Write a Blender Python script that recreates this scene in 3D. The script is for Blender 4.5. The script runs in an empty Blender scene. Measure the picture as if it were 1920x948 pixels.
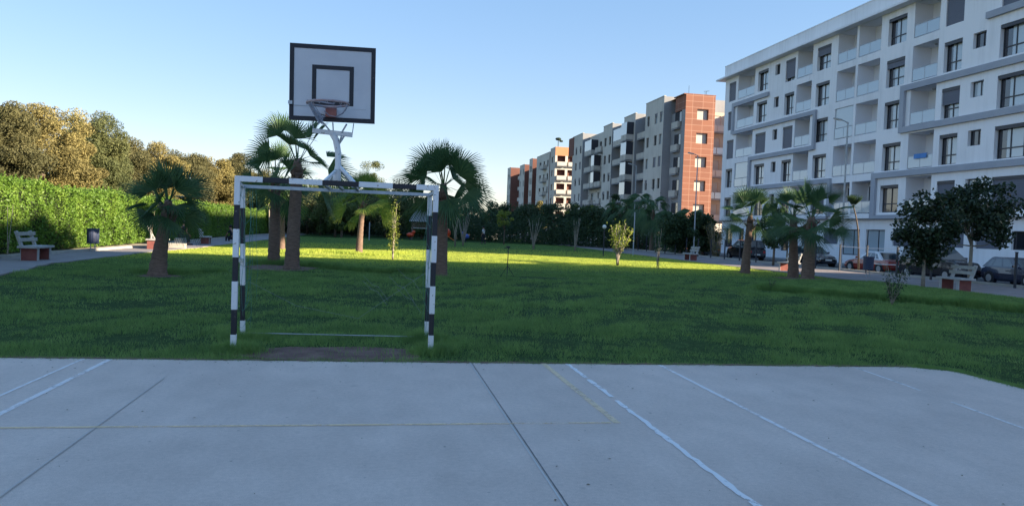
import bpy, math, random
import numpy as np
from mathutils import Vector, Matrix
R_=math.radians
C=bpy.context.scene.collection
# ------------------------------------------------------------------ camera
YAW,PITCH,ROLL,FPX,CAMH=10.4243,1.7807,2.1991,1390.0,1.5
RM=Matrix.Rotation(R_(-YAW),3,'Z')@Matrix.Rotation(math.pi/2-R_(PITCH),3,'X')@Matrix.Rotation(R_(ROLL),3,'Z')
cd=bpy.data.cameras.new('camera'); cam=bpy.data.objects.new('camera',cd); C.objects.link(cam)
cam.matrix_world=Matrix.Translation((0,0,CAMH))@RM.to_4x4()
cd.sensor_width=36; cd.lens=FPX/1920*36; cd.clip_start=0.05; cd.clip_end=3000
bpy.context.scene.camera=cam
# ------------------------------------------------------------------ light
SUN_AZ=math.atan2(0.87,-0.50); SUN_EL=R_(18.1)
w=bpy.data.worlds.new('World'); bpy.context.scene.world=w; w.use_nodes=True
nt=w.node_tree; bg=nt.nodes['Background']
sky=nt.nodes.new('ShaderNodeTexSky'); sky.sky_type='NISHITA'; sky.sun_disc=False
sky.sun_elevation=SUN_EL; sky.sun_rotation=SUN_AZ; sky.air_density=1.0; sky.dust_density=0.0; sky.ozone_density=2.2
hs=nt.nodes.new('ShaderNodeHueSaturation'); hs.inputs['Saturation'].default_value=1.74   # the phone's tone curve: a flatter, evenly lit evening sky
gm=nt.nodes.new('ShaderNodeGamma'); gm.inputs['Gamma'].default_value=.45
nt.links.new(sky.outputs[0],gm.inputs[0]); nt.links.new(gm.outputs[0],hs.inputs['Color']); wb=nt.nodes.new('ShaderNodeMix'); wb.data_type='RGBA'; wb.blend_type='MULTIPLY'; wb.inputs[0].default_value=1; wb.inputs[7].default_value=(1.02,.96,1.05,1)
nt.links.new(hs.outputs[0],wb.inputs[6]); nt.links.new(wb.outputs[2],bg.inputs[0]); bg.inputs[1].default_value=0.15
sd=bpy.data.lights.new('sun','SUN'); sd.energy=4.7; sd.angle=R_(0.5); sd.color=(1.0,0.84,0.62)
so=bpy.data.objects.new('sun',sd); C.objects.link(so)
sv=Vector((math.sin(SUN_AZ)*math.cos(SUN_EL),math.cos(SUN_AZ)*math.cos(SUN_EL),math.sin(SUN_EL)))
so.rotation_euler=sv.to_track_quat('Z','Y').to_euler()
vs=bpy.context.scene.view_settings; vs.view_transform='Standard'; vs.look='None'; vs.gamma=1; vs.use_curve_mapping=False
vs.exposure=1.72
# ------------------------------------------------------------------ pixel helpers (photo pixels -> real ground positions)
def ray(px,py): return RM@Vector(((px-960)/FPX,-(py-474)/FPX,-1.0))
def gnd(px,py,z=0.0):
    d=ray(px,py); t=(z-CAMH)/d.z; return Vector((t*d.x,t*d.y,z))
def atY(px,py,Y):
    d=ray(px,py); t=Y/d.y; return Vector((t*d.x,Y,CAMH+t*d.z))
def atX(px,py,X):
    d=ray(px,py); t=X/d.x; return Vector((X,t*d.y,CAMH+t*d.z))
# ------------------------------------------------------------------ materials
def newmat(name):
    m=bpy.data.materials.new(name); m.use_nodes=True; return m,m.node_tree,m.node_tree.nodes['Principled BSDF']
def mat(name,c,c2=None,scale=3.0,rough=.8,bump=0.0,bscale=None,metal=0.0,detail=6,contrast=(.35,.65),spec=.4,coat=0.0,stretch=None):
    m,t,b=newmat(name); N=t.nodes; L=t.links
    b.inputs['Roughness'].default_value=rough; b.inputs['Metallic'].default_value=metal
    b.inputs['Specular IOR Level'].default_value=spec; b.inputs['Coat Weight'].default_value=coat
    tc=N.new('ShaderNodeTexCoord'); vec=tc.outputs['Object']
    if stretch:
        mp=N.new('ShaderNodeMapping'); mp.inputs['Scale'].default_value=stretch; L.new(vec,mp.inputs[0]); vec=mp.outputs[0]
    if c2 is None: b.inputs['Base Color'].default_value=(*c,1)
    else:
        n=N.new('ShaderNodeTexNoise'); n.inputs['Scale'].default_value=scale; n.inputs['Detail'].default_value=detail; n.inputs['Roughness'].default_value=.65
        L.new(vec,n.inputs['Vector']); r=N.new('ShaderNodeValToRGB')
        r.color_ramp.elements[0].position=contrast[0]; r.color_ramp.elements[1].position=contrast[1]
        r.color_ramp.elements[0].color=(*c,1); r.color_ramp.elements[1].color=(*c2,1)
        L.new(n.outputs['Fac'],r.inputs[0]); L.new(r.outputs[0],b.inputs['Base Color'])
    if bump:
        n=N.new('ShaderNodeTexNoise'); n.inputs['Scale'].default_value=bscale or scale*6; n.inputs['Detail'].default_value=5
        L.new(vec,n.inputs['Vector']); bp=N.new('ShaderNodeBump'); bp.inputs['Strength'].default_value=bump; bp.inputs['Distance'].default_value=.02
        L.new(n.outputs['Fac'],bp.inputs['Height']); L.new(bp.outputs[0],b.inputs['Normal'])
    return m
def leafmat(name,cols,trans=.35,rough=.6,nscale=.8):
    """leaves: colour varies leaf by leaf and in broad patches; thin translucent blades"""
    m,t,b=newmat(name); N=t.nodes; L=t.links
    geo=N.new('ShaderNodeNewGeometry'); tc=N.new('ShaderNodeTexCoord')
    n=N.new('ShaderNodeTexNoise'); n.inputs['Scale'].default_value=nscale; n.inputs['Detail'].default_value=3; L.new(tc.outputs['Object'],n.inputs['Vector'])
    mx=N.new('ShaderNodeMath'); mx.operation='MULTIPLY_ADD'; mx.inputs[1].default_value=.36; L.new(geo.outputs['Random Per Island'],mx.inputs[0])
    mm=N.new('ShaderNodeMapRange'); mm.inputs['From Min'].default_value=.3; mm.inputs['From Max'].default_value=.7; mm.inputs['To Max'].default_value=.64
    L.new(n.outputs['Fac'],mm.inputs['Value']); L.new(mm.outputs[0],mx.inputs[2])
    r=N.new('ShaderNodeValToRGB'); e=r.color_ramp.elements
    while len(e)<len(cols): e.new(.5)
    for i,c in enumerate(cols): e[i].position=i/(len(cols)-1); e[i].color=(*c,1)
    L.new(mx.outputs[0],r.inputs[0]); L.new(r.outputs[0],b.inputs['Base Color']); b.inputs['Roughness'].default_value=rough; b.inputs['Specular IOR Level'].default_value=.3
    tr=N.new('ShaderNodeBsdfTranslucent'); L.new(r.outputs[0],tr.inputs[0])
    ms=N.new('ShaderNodeMixShader'); ms.inputs[0].default_value=trans; L.new(b.outputs[0],ms.inputs[1]); L.new(tr.outputs[0],ms.inputs[2])
    L.new(ms.outputs[0],N['Material Output'].inputs['Surface']); return m
def glassmat(name,c,rough=.05,coat=.6): return mat(name,c,rough=rough,spec=.9,coat=coat)
M={}
M['white_wall']=mat('white_wall',(.84,.83,.85),(.88,.87,.88),.35,.85,contrast=(.2,.8))
def streaked(name,c,amt=.16):
    m,t,b=newmat(name); N=t.nodes; L=t.links; v=N.new('ShaderNodeTexCoord').outputs['Object']
    mp=N.new('ShaderNodeMapping'); mp.inputs['Scale'].default_value=(1.6,1.6,.12); L.new(v,mp.inputs[0])
    n=N.new('ShaderNodeTexNoise'); n.inputs['Scale'].default_value=1.5; n.inputs['Detail'].default_value=7; n.inputs['Roughness'].default_value=.7; L.new(mp.outputs[0],n.inputs[0])
    n2=N.new('ShaderNodeTexNoise'); n2.inputs['Scale'].default_value=.25; n2.inputs['Detail'].default_value=3; L.new(v,n2.inputs[0])
    a=N.new('ShaderNodeMath'); a.operation='ADD'; L.new(n.outputs[0],a.inputs[0]); L.new(n2.outputs[0],a.inputs[1])
    r=N.new('ShaderNodeMapRange'); r.inputs['From Min'].default_value=.95; r.inputs['From Max'].default_value=1.3; r.inputs['To Min'].default_value=1; r.inputs['To Max'].default_value=1-amt; L.new(a.outputs[0],r.inputs[0])
    vm=N.new('ShaderNodeVectorMath'); vm.operation='SCALE'; vm.inputs[0].default_value=c; L.new(r.outputs[0],vm.inputs['Scale']); L.new(vm.outputs[0],b.inputs['Base Color'])
    b.inputs['Roughness'].default_value=.85; return m
M['white_wall']=streaked('white_wall',(.88,.87,.89),.14)
M['cream_wall']=mat('cream_wall',(.60,.57,.53),(.66,.63,.58),.3,.85)
M['grey_band']=mat('grey_band',(.34,.36,.42),(.40,.42,.47),.5,.7)
M['soffit']=mat('soffit',(.62,.61,.60),rough=.9)
M['shutter']=mat('shutter',(.10,.11,.15),(.13,.14,.18),3,.55,stretch=(.2,.2,30))
M['frame']=mat('frame',(.035,.038,.05),rough=.4)
M['dark_pane']=glassmat('dark_pane',(.02,.022,.03))
M['curtain_pane']=glassmat('curtain_pane',(.42,.48,.52),.08)
M['brown_pane']=glassmat('brown_pane',(.10,.075,.06),.1)
M['rail_glass']=glassmat('rail_glass',(.42,.50,.56),.12)
M['loggia_wall']=mat('loggia_wall',(.80,.80,.84),rough=.9)
M['sand']=mat('sand',(.52,.49,.44),(.58,.55,.49),.25,.9,contrast=(.25,.75))
M['sand']=streaked('sand',(.57,.54,.49),.22)
M['dark_render']=mat('dark_render',(.27,.27,.28),(.32,.32,.33),.4,.9)
M['brown']=mat('brown',(.15,.065,.05),(.19,.08,.06),.4,.85)
M['pale']=mat('pale',(.46,.43,.39),(.53,.50,.45),.5,.85)
M['black']=mat('black',(.012,.013,.02),(.02,.02,.028),10,.45)
M['white_paint']=mat('white_paint',(.60,.62,.66),(.72,.73,.76),14,.5,contrast=(.3,.6))
def chipped(name,c,under,th=.60,scale=22):
    m=mat(name,c,under,scale,.5,contrast=(th,th+.03),detail=7); return m
M['white_paint']=chipped('white_paint',(.74,.74,.76),(.24,.20,.17),.62)
M['black']=chipped('black_paint',(.016,.017,.026),(.16,.15,.15),.66,26)
M['board_white']=mat('board_white',(.52,.52,.56),(.60,.60,.63),2.5,.55,contrast=(.3,.7))
M['steel']=mat('steel',(.55,.57,.60),(.42,.44,.47),9,.5,.1)
M['galv']=mat('galv',(.42,.45,.48),(.32,.34,.36),6,.5)
M['rust']=mat('rust',(.42,.10,.05),(.30,.09,.05),20,.7)
M['bark']=mat('bark',(.10,.075,.055),(.19,.145,.11),9,.95,.6,30)
M['palmbark']=mat('palmbark',(.13,.085,.065),(.25,.165,.125),7,.95,.9,26,stretch=(1,1,4))
M['palebark']=mat('palebark',(.34,.30,.24),(.22,.18,.14),8,.9,.4,30)
M['dirt']=mat('dirt',(.12,.06,.05),(.22,.13,.10),3.5,.95,.7,30)
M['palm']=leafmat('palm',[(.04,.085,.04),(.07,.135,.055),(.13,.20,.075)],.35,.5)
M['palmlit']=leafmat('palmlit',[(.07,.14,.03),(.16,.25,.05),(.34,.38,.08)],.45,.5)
M['hedge']=leafmat('hedge',[(.07,.14,.022),(.14,.25,.035),(.24,.35,.06)],.35,.5,1.2)
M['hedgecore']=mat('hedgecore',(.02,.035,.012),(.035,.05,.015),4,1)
M['dark_leaf']=leafmat('dark_leaf',[(.025,.052,.026),(.048,.085,.036),(.09,.13,.05)],.35,.5)
M['fig_leaf']=leafmat('fig_leaf',[(.016,.032,.018),(.032,.055,.026),(.08,.10,.05)],.25,.35)
M['mid_leaf']=leafmat('mid_leaf',[(.05,.085,.028),(.10,.14,.042),(.20,.23,.07)],.4,.6)
M['yel_leaf']=leafmat('yel_leaf',[(.12,.17,.03),(.24,.29,.05),(.42,.43,.09)],.45,.6)
M['euc_ochre']=leafmat('euc_ochre',[(.11,.10,.04),(.23,.20,.08),(.37,.31,.12),(.24,.25,.09)],.3,.7,.35)
M['euc_olive']=leafmat('euc_olive',[(.07,.075,.038),(.14,.135,.06),(.23,.205,.09)],.3,.7,.4)
M['euc_green']=leafmat('euc_green',[(.07,.09,.04),(.14,.16,.065),(.23,.23,.09)],.3,.7,.4)
M['brick']=mat('brick',(.19,.06,.055),(.26,.09,.075),5,.85,.3)
M['concrete']=mat('concrete',(.33,.32,.31),(.44,.42,.40),5,.85,.2)
M['plank']=mat('plank',(.42,.41,.38),(.34,.32,.29),6,.7)
M['navy']=mat('navy',(.035,.05,.10),(.05,.065,.12),8,.5)
M['asphalt']=mat('asphalt',(.05,.05,.053),(.075,.075,.08),1.5,.9,.4,60)
M['sidewalk']=mat('sidewalk',(.26,.25,.25),(.34,.33,.32),1.2,.9,.2)
M['kerb']=mat('kerb',(.34,.32,.28),(.44,.41,.36),2,.9)
M['red_plastic']=mat('red_plastic',(.65,.07,.02),rough=.4)
M['orange_plastic']=mat('orange_plastic',(.75,.22,.05),rough=.4)
M['blue_plastic']=mat('blue_plastic',(.05,.10,.35),rough=.4)
M['tyre']=mat('tyre',(.02,.02,.021),rough=.85)
M['rim']=mat('rim',(.45,.46,.48),rough=.35,metal=.6)
M['carglass']=glassmat('carglass',(.03,.045,.055),.04,1.0)
M['lamp_glass']=mat('lamp_glass',(.75,.75,.72),rough=.3)
M['tail']=mat('tail',(.45,.02,.02),rough=.25,coat=.8)
M['skin']=mat('skin',(.36,.20,.13),rough=.6)
M['cloth_dark']=mat('cloth_dark',(.02,.022,.03),(.03,.03,.04),8,.9)
M['cloth_white']=mat('cloth_white',(.70,.70,.70),(.6,.6,.62),8,.9)
M['hair']=mat('hair',(.012,.010,.009),rough=.7)
M['twine']=mat('twine',(.08,.22,.18),rough=.9)
M['twine_pale']=mat('twine_pale',(.30,.32,.36),rough=.9)
def tiled_red():
    m,t,b=newmat('red_tiles'); N=t.nodes; L=t.links
    geo=N.new('ShaderNodeNewGeometry'); sx=N.new('ShaderNodeSeparateXYZ'); L.new(geo.outputs['Position'],sx.inputs[0])
    ad=N.new('ShaderNodeMath'); ad.operation='ADD'; L.new(sx.outputs['X'],ad.inputs[0]); L.new(sx.outputs['Y'],ad.inputs[1])
    cb=N.new('ShaderNodeCombineXYZ'); L.new(ad.outputs[0],cb.inputs[0]); L.new(sx.outputs['Z'],cb.inputs[1])
    br=N.new('ShaderNodeTexBrick'); br.offset=0; br.inputs['Scale'].default_value=1; br.inputs['Brick Width'].default_value=1.5; br.inputs['Row Height'].default_value=.8
    br.inputs['Mortar Size'].default_value=.03; br.inputs['Color1'].default_value=(.27,.105,.062,1); br.inputs['Color2'].default_value=(.22,.085,.052,1); br.inputs['Mortar'].default_value=(.38,.21,.15,1)
    L.new(cb.outputs[0],br.inputs[0]); L.new(br.outputs[0],b.inputs['Base Color']); b.inputs['Roughness'].default_value=.8; return m
M['red_tiles']=tiled_red()
def lawn_mat():
    m,t,b=newmat('lawn_soil'); N=t.nodes; L=t.links
    tc=N.new('ShaderNodeTexCoord'); v=tc.outputs['Object']
    n1=N.new('ShaderNodeTexNoise'); n1.inputs['Scale'].default_value=.35; n1.inputs['Detail'].default_value=4; L.new(v,n1.inputs[0])
    n2=N.new('ShaderNodeTexNoise'); n2.inputs['Scale'].default_value=9; n2.inputs['Detail'].default_value=8; n2.inputs['Roughness'].default_value=.75; L.new(v,n2.inputs[0])
    r1=N.new('ShaderNodeValToRGB'); r1.color_ramp.elements[0].position=.3; r1.color_ramp.elements[1].position=.7
    r1.color_ramp.elements[0].color=(.035,.075,.022,1); r1.color_ramp.elements[1].color=(.065,.12,.032,1); L.new(n1.outputs[0],r1.inputs[0])
    r2=N.new('ShaderNodeValToRGB'); r2.color_ramp.elements[0].position=.35; r2.color_ramp.elements[1].position=.65
    r2.color_ramp.elements[0].color=(.45,.45,.45,1); r2.color_ramp.elements[1].color=(1.25,1.25,1.25,1); L.new(n2.outputs[0],r2.inputs[0])
    mx=N.new('ShaderNodeMix'); mx.data_type='RGBA'; mx.blend_type='MULTIPLY'; mx.inputs[0].default_value=1
    L.new(r1.outputs[0],mx.inputs[6]); L.new(r2.outputs[0],mx.inputs[7]); L.new(mx.outputs[2],b.inputs['Base Color'])
    bp=N.new('ShaderNodeBump'); bp.inputs['Strength'].default_value=.9; bp.inputs['Distance'].default_value=.05; L.new(n2.outputs[0],bp.inputs['Height']); L.new(bp.outputs[0],b.inputs['Normal'])
    b.inputs['Roughness'].default_value=.95; b.inputs['Specular IOR Level'].default_value=.1; return m
M['lawn']=lawn_mat()
M['blade']=leafmat('blade',[(.125,.21,.07),(.20,.325,.09),(.31,.44,.13)],.45,.6,1.8)
M['blade_sunlit']=leafmat('blade_sunlit',[(.36,.48,.08),(.52,.60,.10),(.68,.70,.12)],.5,.6,.5)  # brighter, yellower blades: sunlight painted into the colour of the lit strip
def court_mat():
    m,t,b=newmat('court_concrete'); N=t.nodes; L=t.links
    v=N.new('ShaderNodeTexCoord').outputs['Object']; prev=None
    base=(.66,.525,.45)
    for sc,lo,hi,st in ((.45,.90,1.08,(1,1,1)),(3.0,.93,1.05,(1,.5,1)),(28,.93,1.06,(1,1,1)),(140,.86,1.12,(1,1,1))):
        mp=N.new('ShaderNodeMapping'); mp.inputs['Scale'].default_value=st; L.new(v,mp.inputs[0])
        n=N.new('ShaderNodeTexNoise'); n.inputs['Scale'].default_value=sc; n.inputs['Detail'].default_value=5; n.inputs['Roughness'].default_value=.6; L.new(mp.outputs[0],n.inputs[0])
        r=N.new('ShaderNodeMapRange'); r.inputs['From Min'].default_value=.33; r.inputs['From Max'].default_value=.67; r.inputs['To Min'].default_value=lo; r.inputs['To Max'].default_value=hi
        L.new(n.outputs[0],r.inputs[0])
        if prev is None: prev=r.outputs[0]
        else:
            q=N.new('ShaderNodeMath'); q.operation='MULTIPLY'; L.new(prev,q.inputs[0]); L.new(r.outputs[0],q.inputs[1]); prev=q.outputs[0]
    # scattered dark stains
    vo=N.new('ShaderNodeTexNoise'); vo.inputs['Scale'].default_value=4.5; vo.inputs['Detail'].default_value=2; L.new(v,vo.inputs[0])
    r=N.new('ShaderNodeMapRange'); r.inputs['From Min'].default_value=.70; r.inputs['From Max'].default_value=.76; r.inputs['To Min'].default_value=1; r.inputs['To Max'].default_value=.86; L.new(vo.outputs[0],r.inputs[0])
    q=N.new('ShaderNodeMath'); q.operation='MULTIPLY'; L.new(prev,q.inputs[0]); L.new(r.outputs[0],q.inputs[1])
    for sc_,th,am in ((17,.74,.55),(1.3,.62,.965),(60,.72,.72)):
        v2=N.new('ShaderNodeTexNoise'); v2.inputs['Scale'].default_value=sc_; v2.inputs['Detail'].default_value=1.5; L.new(v,v2.inputs[0])
        r=N.new('ShaderNodeMapRange'); r.inputs['From Min'].default_value=th; r.inputs['From Max'].default_value=th+.06; r.inputs['To Min'].default_value=1; r.inputs['To Max'].default_value=am; L.new(v2.outputs[0],r.inputs[0])
        q2=N.new('ShaderNodeMath'); q2.operation='MULTIPLY'; L.new(q.outputs[0],q2.inputs[0]); L.new(r.outputs[0],q2.inputs[1]); q=q2
    vm=N.new('ShaderNodeVectorMath'); vm.operation='SCALE'; vm.inputs[0].default_value=base; L.new(q.outputs[0],vm.inputs['Scale'])
    L.new(vm.outputs[0],b.inputs['Base Color']); b.inputs['Roughness'].default_value=.75; b.inputs['Specular IOR Level'].default_value=.3
    n=N.new('ShaderNodeTexNoise'); n.inputs['Scale'].default_value=180; n.inputs['Detail'].default_value=3; L.new(v,n.inputs[0])
    bp=N.new('ShaderNodeBump'); bp.inputs['Strength'].default_value=.35; bp.inputs['Distance'].default_value=.004; L.new(n.outputs[0],bp.inputs['Height']); L.new(bp.outputs[0],b.inputs['Normal']); return m
M['court']=court_mat()
def worn_paint(name,c,lo,hi,mxv,scale=11):
    """faded court paint: worn through to the concrete in patches"""
    m,t,b=newmat(name); N=t.nodes; L=t.links; b.inputs['Base Color'].default_value=(*c,1); b.inputs['Roughness'].default_value=.7
    v=N.new('ShaderNodeTexCoord').outputs['Object']
    n=N.new('ShaderNodeTexNoise'); n.inputs['Scale'].default_value=scale; n.inputs['Detail'].default_value=8; n.inputs['Roughness'].default_value=.7; L.new(v,n.inputs[0])
    n2=N.new('ShaderNodeTexNoise'); n2.inputs['Scale'].default_value=1.1; n2.inputs['Detail'].default_value=2; L.new(v,n2.inputs[0])
    a=N.new('ShaderNodeMath'); a.operation='ADD'; L.new(n.outputs[0],a.inputs[0]); L.new(n2.outputs[0],a.inputs[1])
    r=N.new('ShaderNodeMapRange'); r.inputs['From Min'].default_value=lo; r.inputs['From Max'].default_value=hi; L.new(a.outputs[0],r.inputs[0])
    r.inputs['To Max'].default_value=mxv
    ms=N.new('ShaderNodeMixShader'); tb=N.new('ShaderNodeBsdfTransparent'); L.new(r.outputs[0],ms.inputs[0]); L.new(tb.outputs[0],ms.inputs[1]); L.new(b.outputs[0],ms.inputs[2])
    L.new(ms.outputs[0],N['Material Output'].inputs['Surface']); return m
# ------------------------------------------------------------------ mesh helpers
class MB:
    def __init__(s): s.v=[]; s.f=[]; s.m=[]; s.cur=0
    def face(s,pts,mi=None):
        i=len(s.v); s.v.extend([tuple(p) for p in pts]); s.f.append(tuple(range(i,i+len(pts)))); s.m.append(s.cur if mi is None else mi)
    def box(s,x0,x1,y0,y1,z0,z1,mi=None,T=None):
        i=len(s.v); P=[(x,y,z) for x in (x0,x1) for y in (y0,y1) for z in (z0,z1)]
        if T is not None: P=[tuple(T@Vector(p)) for p in P]
        s.v.extend(P)
        for q in ((0,1,3,2),(4,6,7,5),(0,4,5,1),(2,3,7,6),(0,2,6,4),(1,5,7,3)): s.f.append(tuple(i+k for k in q)); s.m.append(s.cur if mi is None else mi)
    def tube(s,pts,rad,n=8,mi=None,cap=True):
        pts=[Vector(p) for p in pts]
        if not hasattr(rad,'__len__'): rad=[rad]*len(pts)
        i0=len(s.v); up=None
        for k,p in enumerate(pts):
            d=(pts[min(k+1,len(pts)-1)]-pts[max(k-1,0)]).normalized()
            if up is None: up=Vector((1,0,0)) if abs(d.x)<.9 else Vector((0,1,0))
            a=(up-d*up.dot(d)).normalized(); b=d.cross(a); up=a
            for j in range(n):
                t=2*math.pi*j/n; s.v.append(tuple(p+(a*math.cos(t)+b*math.sin(t))*rad[k]))
        mm=s.cur if mi is None else mi
        for k in range(len(pts)-1):
            for j in range(n):
                a=i0+k*n+j; b=i0+k*n+(j+1)%n; s.f.append((a,b,b+n,a+n)); s.m.append(mm)
        if cap:
            s.f.append(tuple(i0+j for j in range(n))[::-1]); s.m.append(mm)
            s.f.append(tuple(i0+(len(pts)-1)*n+j for j in range(n))); s.m.append(mm)
    def beam(s,a,b,w,h,mi=None,up=(0,0,1)):
        a=Vector(a); b=Vector(b); d=(b-a).normalized(); u=Vector(up); x=d.cross(u).normalized() if abs(d.dot(u))<.99 else Vector((1,0,0)); y=x.cross(d).normalized()
        P=[]
        for p in (a,b):
            for sx,sy in ((-1,-1),(1,-1),(1,1),(-1,1)): P.append(tuple(p+x*sx*w/2+y*sy*h/2))
        i=len(s.v); s.v.extend(P); mm=s.cur if mi is None else mi
        for q in ((3,2,1,0),(4,5,6,7),(0,1,5,4),(1,2,6,5),(2,3,7,6),(3,0,4,7)): s.f.append(tuple(i+k for k in q)); s.m.append(mm)
    def sphere(s,c,r,n=10,mi=None,sz=1):
        i0=len(s.v); m=max(4,n//2); mm=s.cur if mi is None else mi
        for a in range(m+1):
            for b in range(n):
                t=math.pi*a/m; p=2*math.pi*b/n; s.v.append((c[0]+r*math.sin(t)*math.cos(p),c[1]+r*math.sin(t)*math.sin(p),c[2]+r*sz*math.cos(t)))
        for a in range(m):
            for b in range(n): s.f.append((i0+a*n+b,i0+(a+1)*n+b,i0+(a+1)*n+(b+1)%n,i0+a*n+(b+1)%n)); s.m.append(mm)
    def build(s,name,mats,parent=None,smooth=False,bevel=0):
        me=bpy.data.meshes.new(name); me.from_pydata(s.v,[],s.f); me.update()
        if not isinstance(mats,(list,tuple)): mats=[mats]
        for m in mats: me.materials.append(M[m] if isinstance(m,str) else m)
        me.polygons.foreach_set('material_index',s.m)
        if smooth: me.polygons.foreach_set('use_smooth',[True]*len(me.polygons))
        o=bpy.data.objects.new(name,me); C.objects.link(o)
        if parent: o.parent=parent
        if bevel:
            b=o.modifiers.new('bevel','BEVEL'); b.width=bevel; b.segments=2; b.limit_method='ANGLE'
        return o
def tag(o,label=None,cat=None,group=None,kind=None):
    if label: o['label']=label
    if cat: o['category']=cat
    if group: o['group']=group
    if kind: o['kind']=kind
    return o
def thing(name,label,cat,loc=(0,0,0),rz=0,group=None):
    o=bpy.data.objects.new(name,None); C.objects.link(o); o.location=loc; o.rotation_euler=(0,0,rz); o.empty_display_size=.2
    return tag(o,label,cat,group)
def dup(root,loc,rz,label,group=None,scale=1):
    def cp(o,par):
        c=o.copy(); C.objects.link(c); c.parent=par
        for ch in list(o.children): cp(ch,c)
        return c
    r=cp(root,None); r.location=loc; r.rotation_euler=(0,0,rz); r.scale=(scale,)*3; r['label']=label
    if group: r['group']=group
    return r
def npmesh(name,verts,quads,m,parent=None,nv=4):
    me=bpy.data.meshes.new(name); nF=len(quads)
    me.vertices.add(len(verts)); me.vertices.foreach_set('co',np.ascontiguousarray(verts,dtype=np.float32).ravel())
    me.loops.add(nF*nv); me.loops.foreach_set('vertex_index',np.ascontiguousarray(quads,dtype=np.int32).ravel())
    me.polygons.add(nF); me.polygons.foreach_set('loop_start',np.arange(0,nF*nv,nv,dtype=np.int32)); me.polygons.foreach_set('loop_total',np.full(nF,nv,dtype=np.int32))
    me.update(calc_edges=True); me.materials.append(M[m] if isinstance(m,str) else m)
    o=bpy.data.objects.new(name,me); C.objects.link(o)
    if parent: o.parent=parent
    return o
def leafverts(rng,cen,size,width=.45,droop=0.0,nrm=None):
    n=len(cen); d=rng.normal(size=(n,3)); d[:,2]-=droop; d/=np.linalg.norm(d,axis=1)[:,None]
    a=rng.normal(size=(n,3)); a-=d*(a*d).sum(1)[:,None]; a/=np.linalg.norm(a,axis=1)[:,None]
    L=size*rng.uniform(.6,1.35,size=n)[:,None]; W=L*width*.5; b=np.cross(d,a)*L*.12
    v=np.stack([cen-d*L*.5,cen+a*W+b,cen+d*L*.5,cen-a*W+b],1).reshape(-1,3)
    return v
def leafobj(name,rng,cen,size,m,parent=None,width=.45,droop=0):
    v=leafverts(rng,cen,size,width,droop); q=np.arange(len(v)).reshape(-1,4); return npmesh(name,v,q,m,parent)
def clumps(rng,centre,rad,k,rc,n,shell=.55,flat=0):
    """leaf centres: k clumps spread toward the surface of an uneven ellipsoid"""
    out=[];cs=[]
    for i in range(k):
        d=rng.normal(size=3); d/=np.linalg.norm(d)
        if d[2]<-.35 and flat: d[2]*=.3
        r=shell+(1-shell)*rng.random()**.6
        c=np.array(centre)+d*np.array(rad)*r*rng.uniform(.8,1.12); cs.append(c)
        q=rng.normal(size=(n,3)); q/=np.linalg.norm(q,axis=1)[:,None]; q*=(rng.random((n,1))**.45)*rc*rng.uniform(.6,1.3)
        q[:,2]*=.75; out.append(c+q)
    return np.concatenate(out),cs
def tree(name,label,base,h,crown_c,rad,leaf,nk,nl,size,seed,trunk_r=.12,barkm='bark',group=None,cat='tree',rc=None,droop=0,width=.5,lean=(0,0),limbs=6,shell=.45):
    rng=np.random.default_rng(seed); T=thing(name,label,cat,base,0,group)
    cen,cs=clumps(rng,crown_c,rad,nk,rc or min(rad)*.42,nl,shell)
    mb=MB(); top=Vector(crown_c)
    mb.tube([(0,0,-.1),(lean[0]*.3,lean[1]*.3,top.z*.25),(top.x*.5+lean[0],top.y*.5+lean[1],top.z*.6),(top.x,top.y,top.z)],[trunk_r*1.25,trunk_r,trunk_r*.8,trunk_r*.4],8)
    st=Vector((top.x*.4+lean[0]*.9,top.y*.4+lean[1]*.9,top.z*.55))
    for c in cs[:limbs]:
        c=Vector(c); mid=(st+c)/2+Vector((0,0,-.08*rad[2])); mb.tube([st,mid,c],[trunk_r*.5,trunk_r*.3,trunk_r*.12],5)
    mb.build('trunk',barkm,T,smooth=True)
    leafobj('crown',rng,cen,size,leaf,T,width,droop); return T
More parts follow.
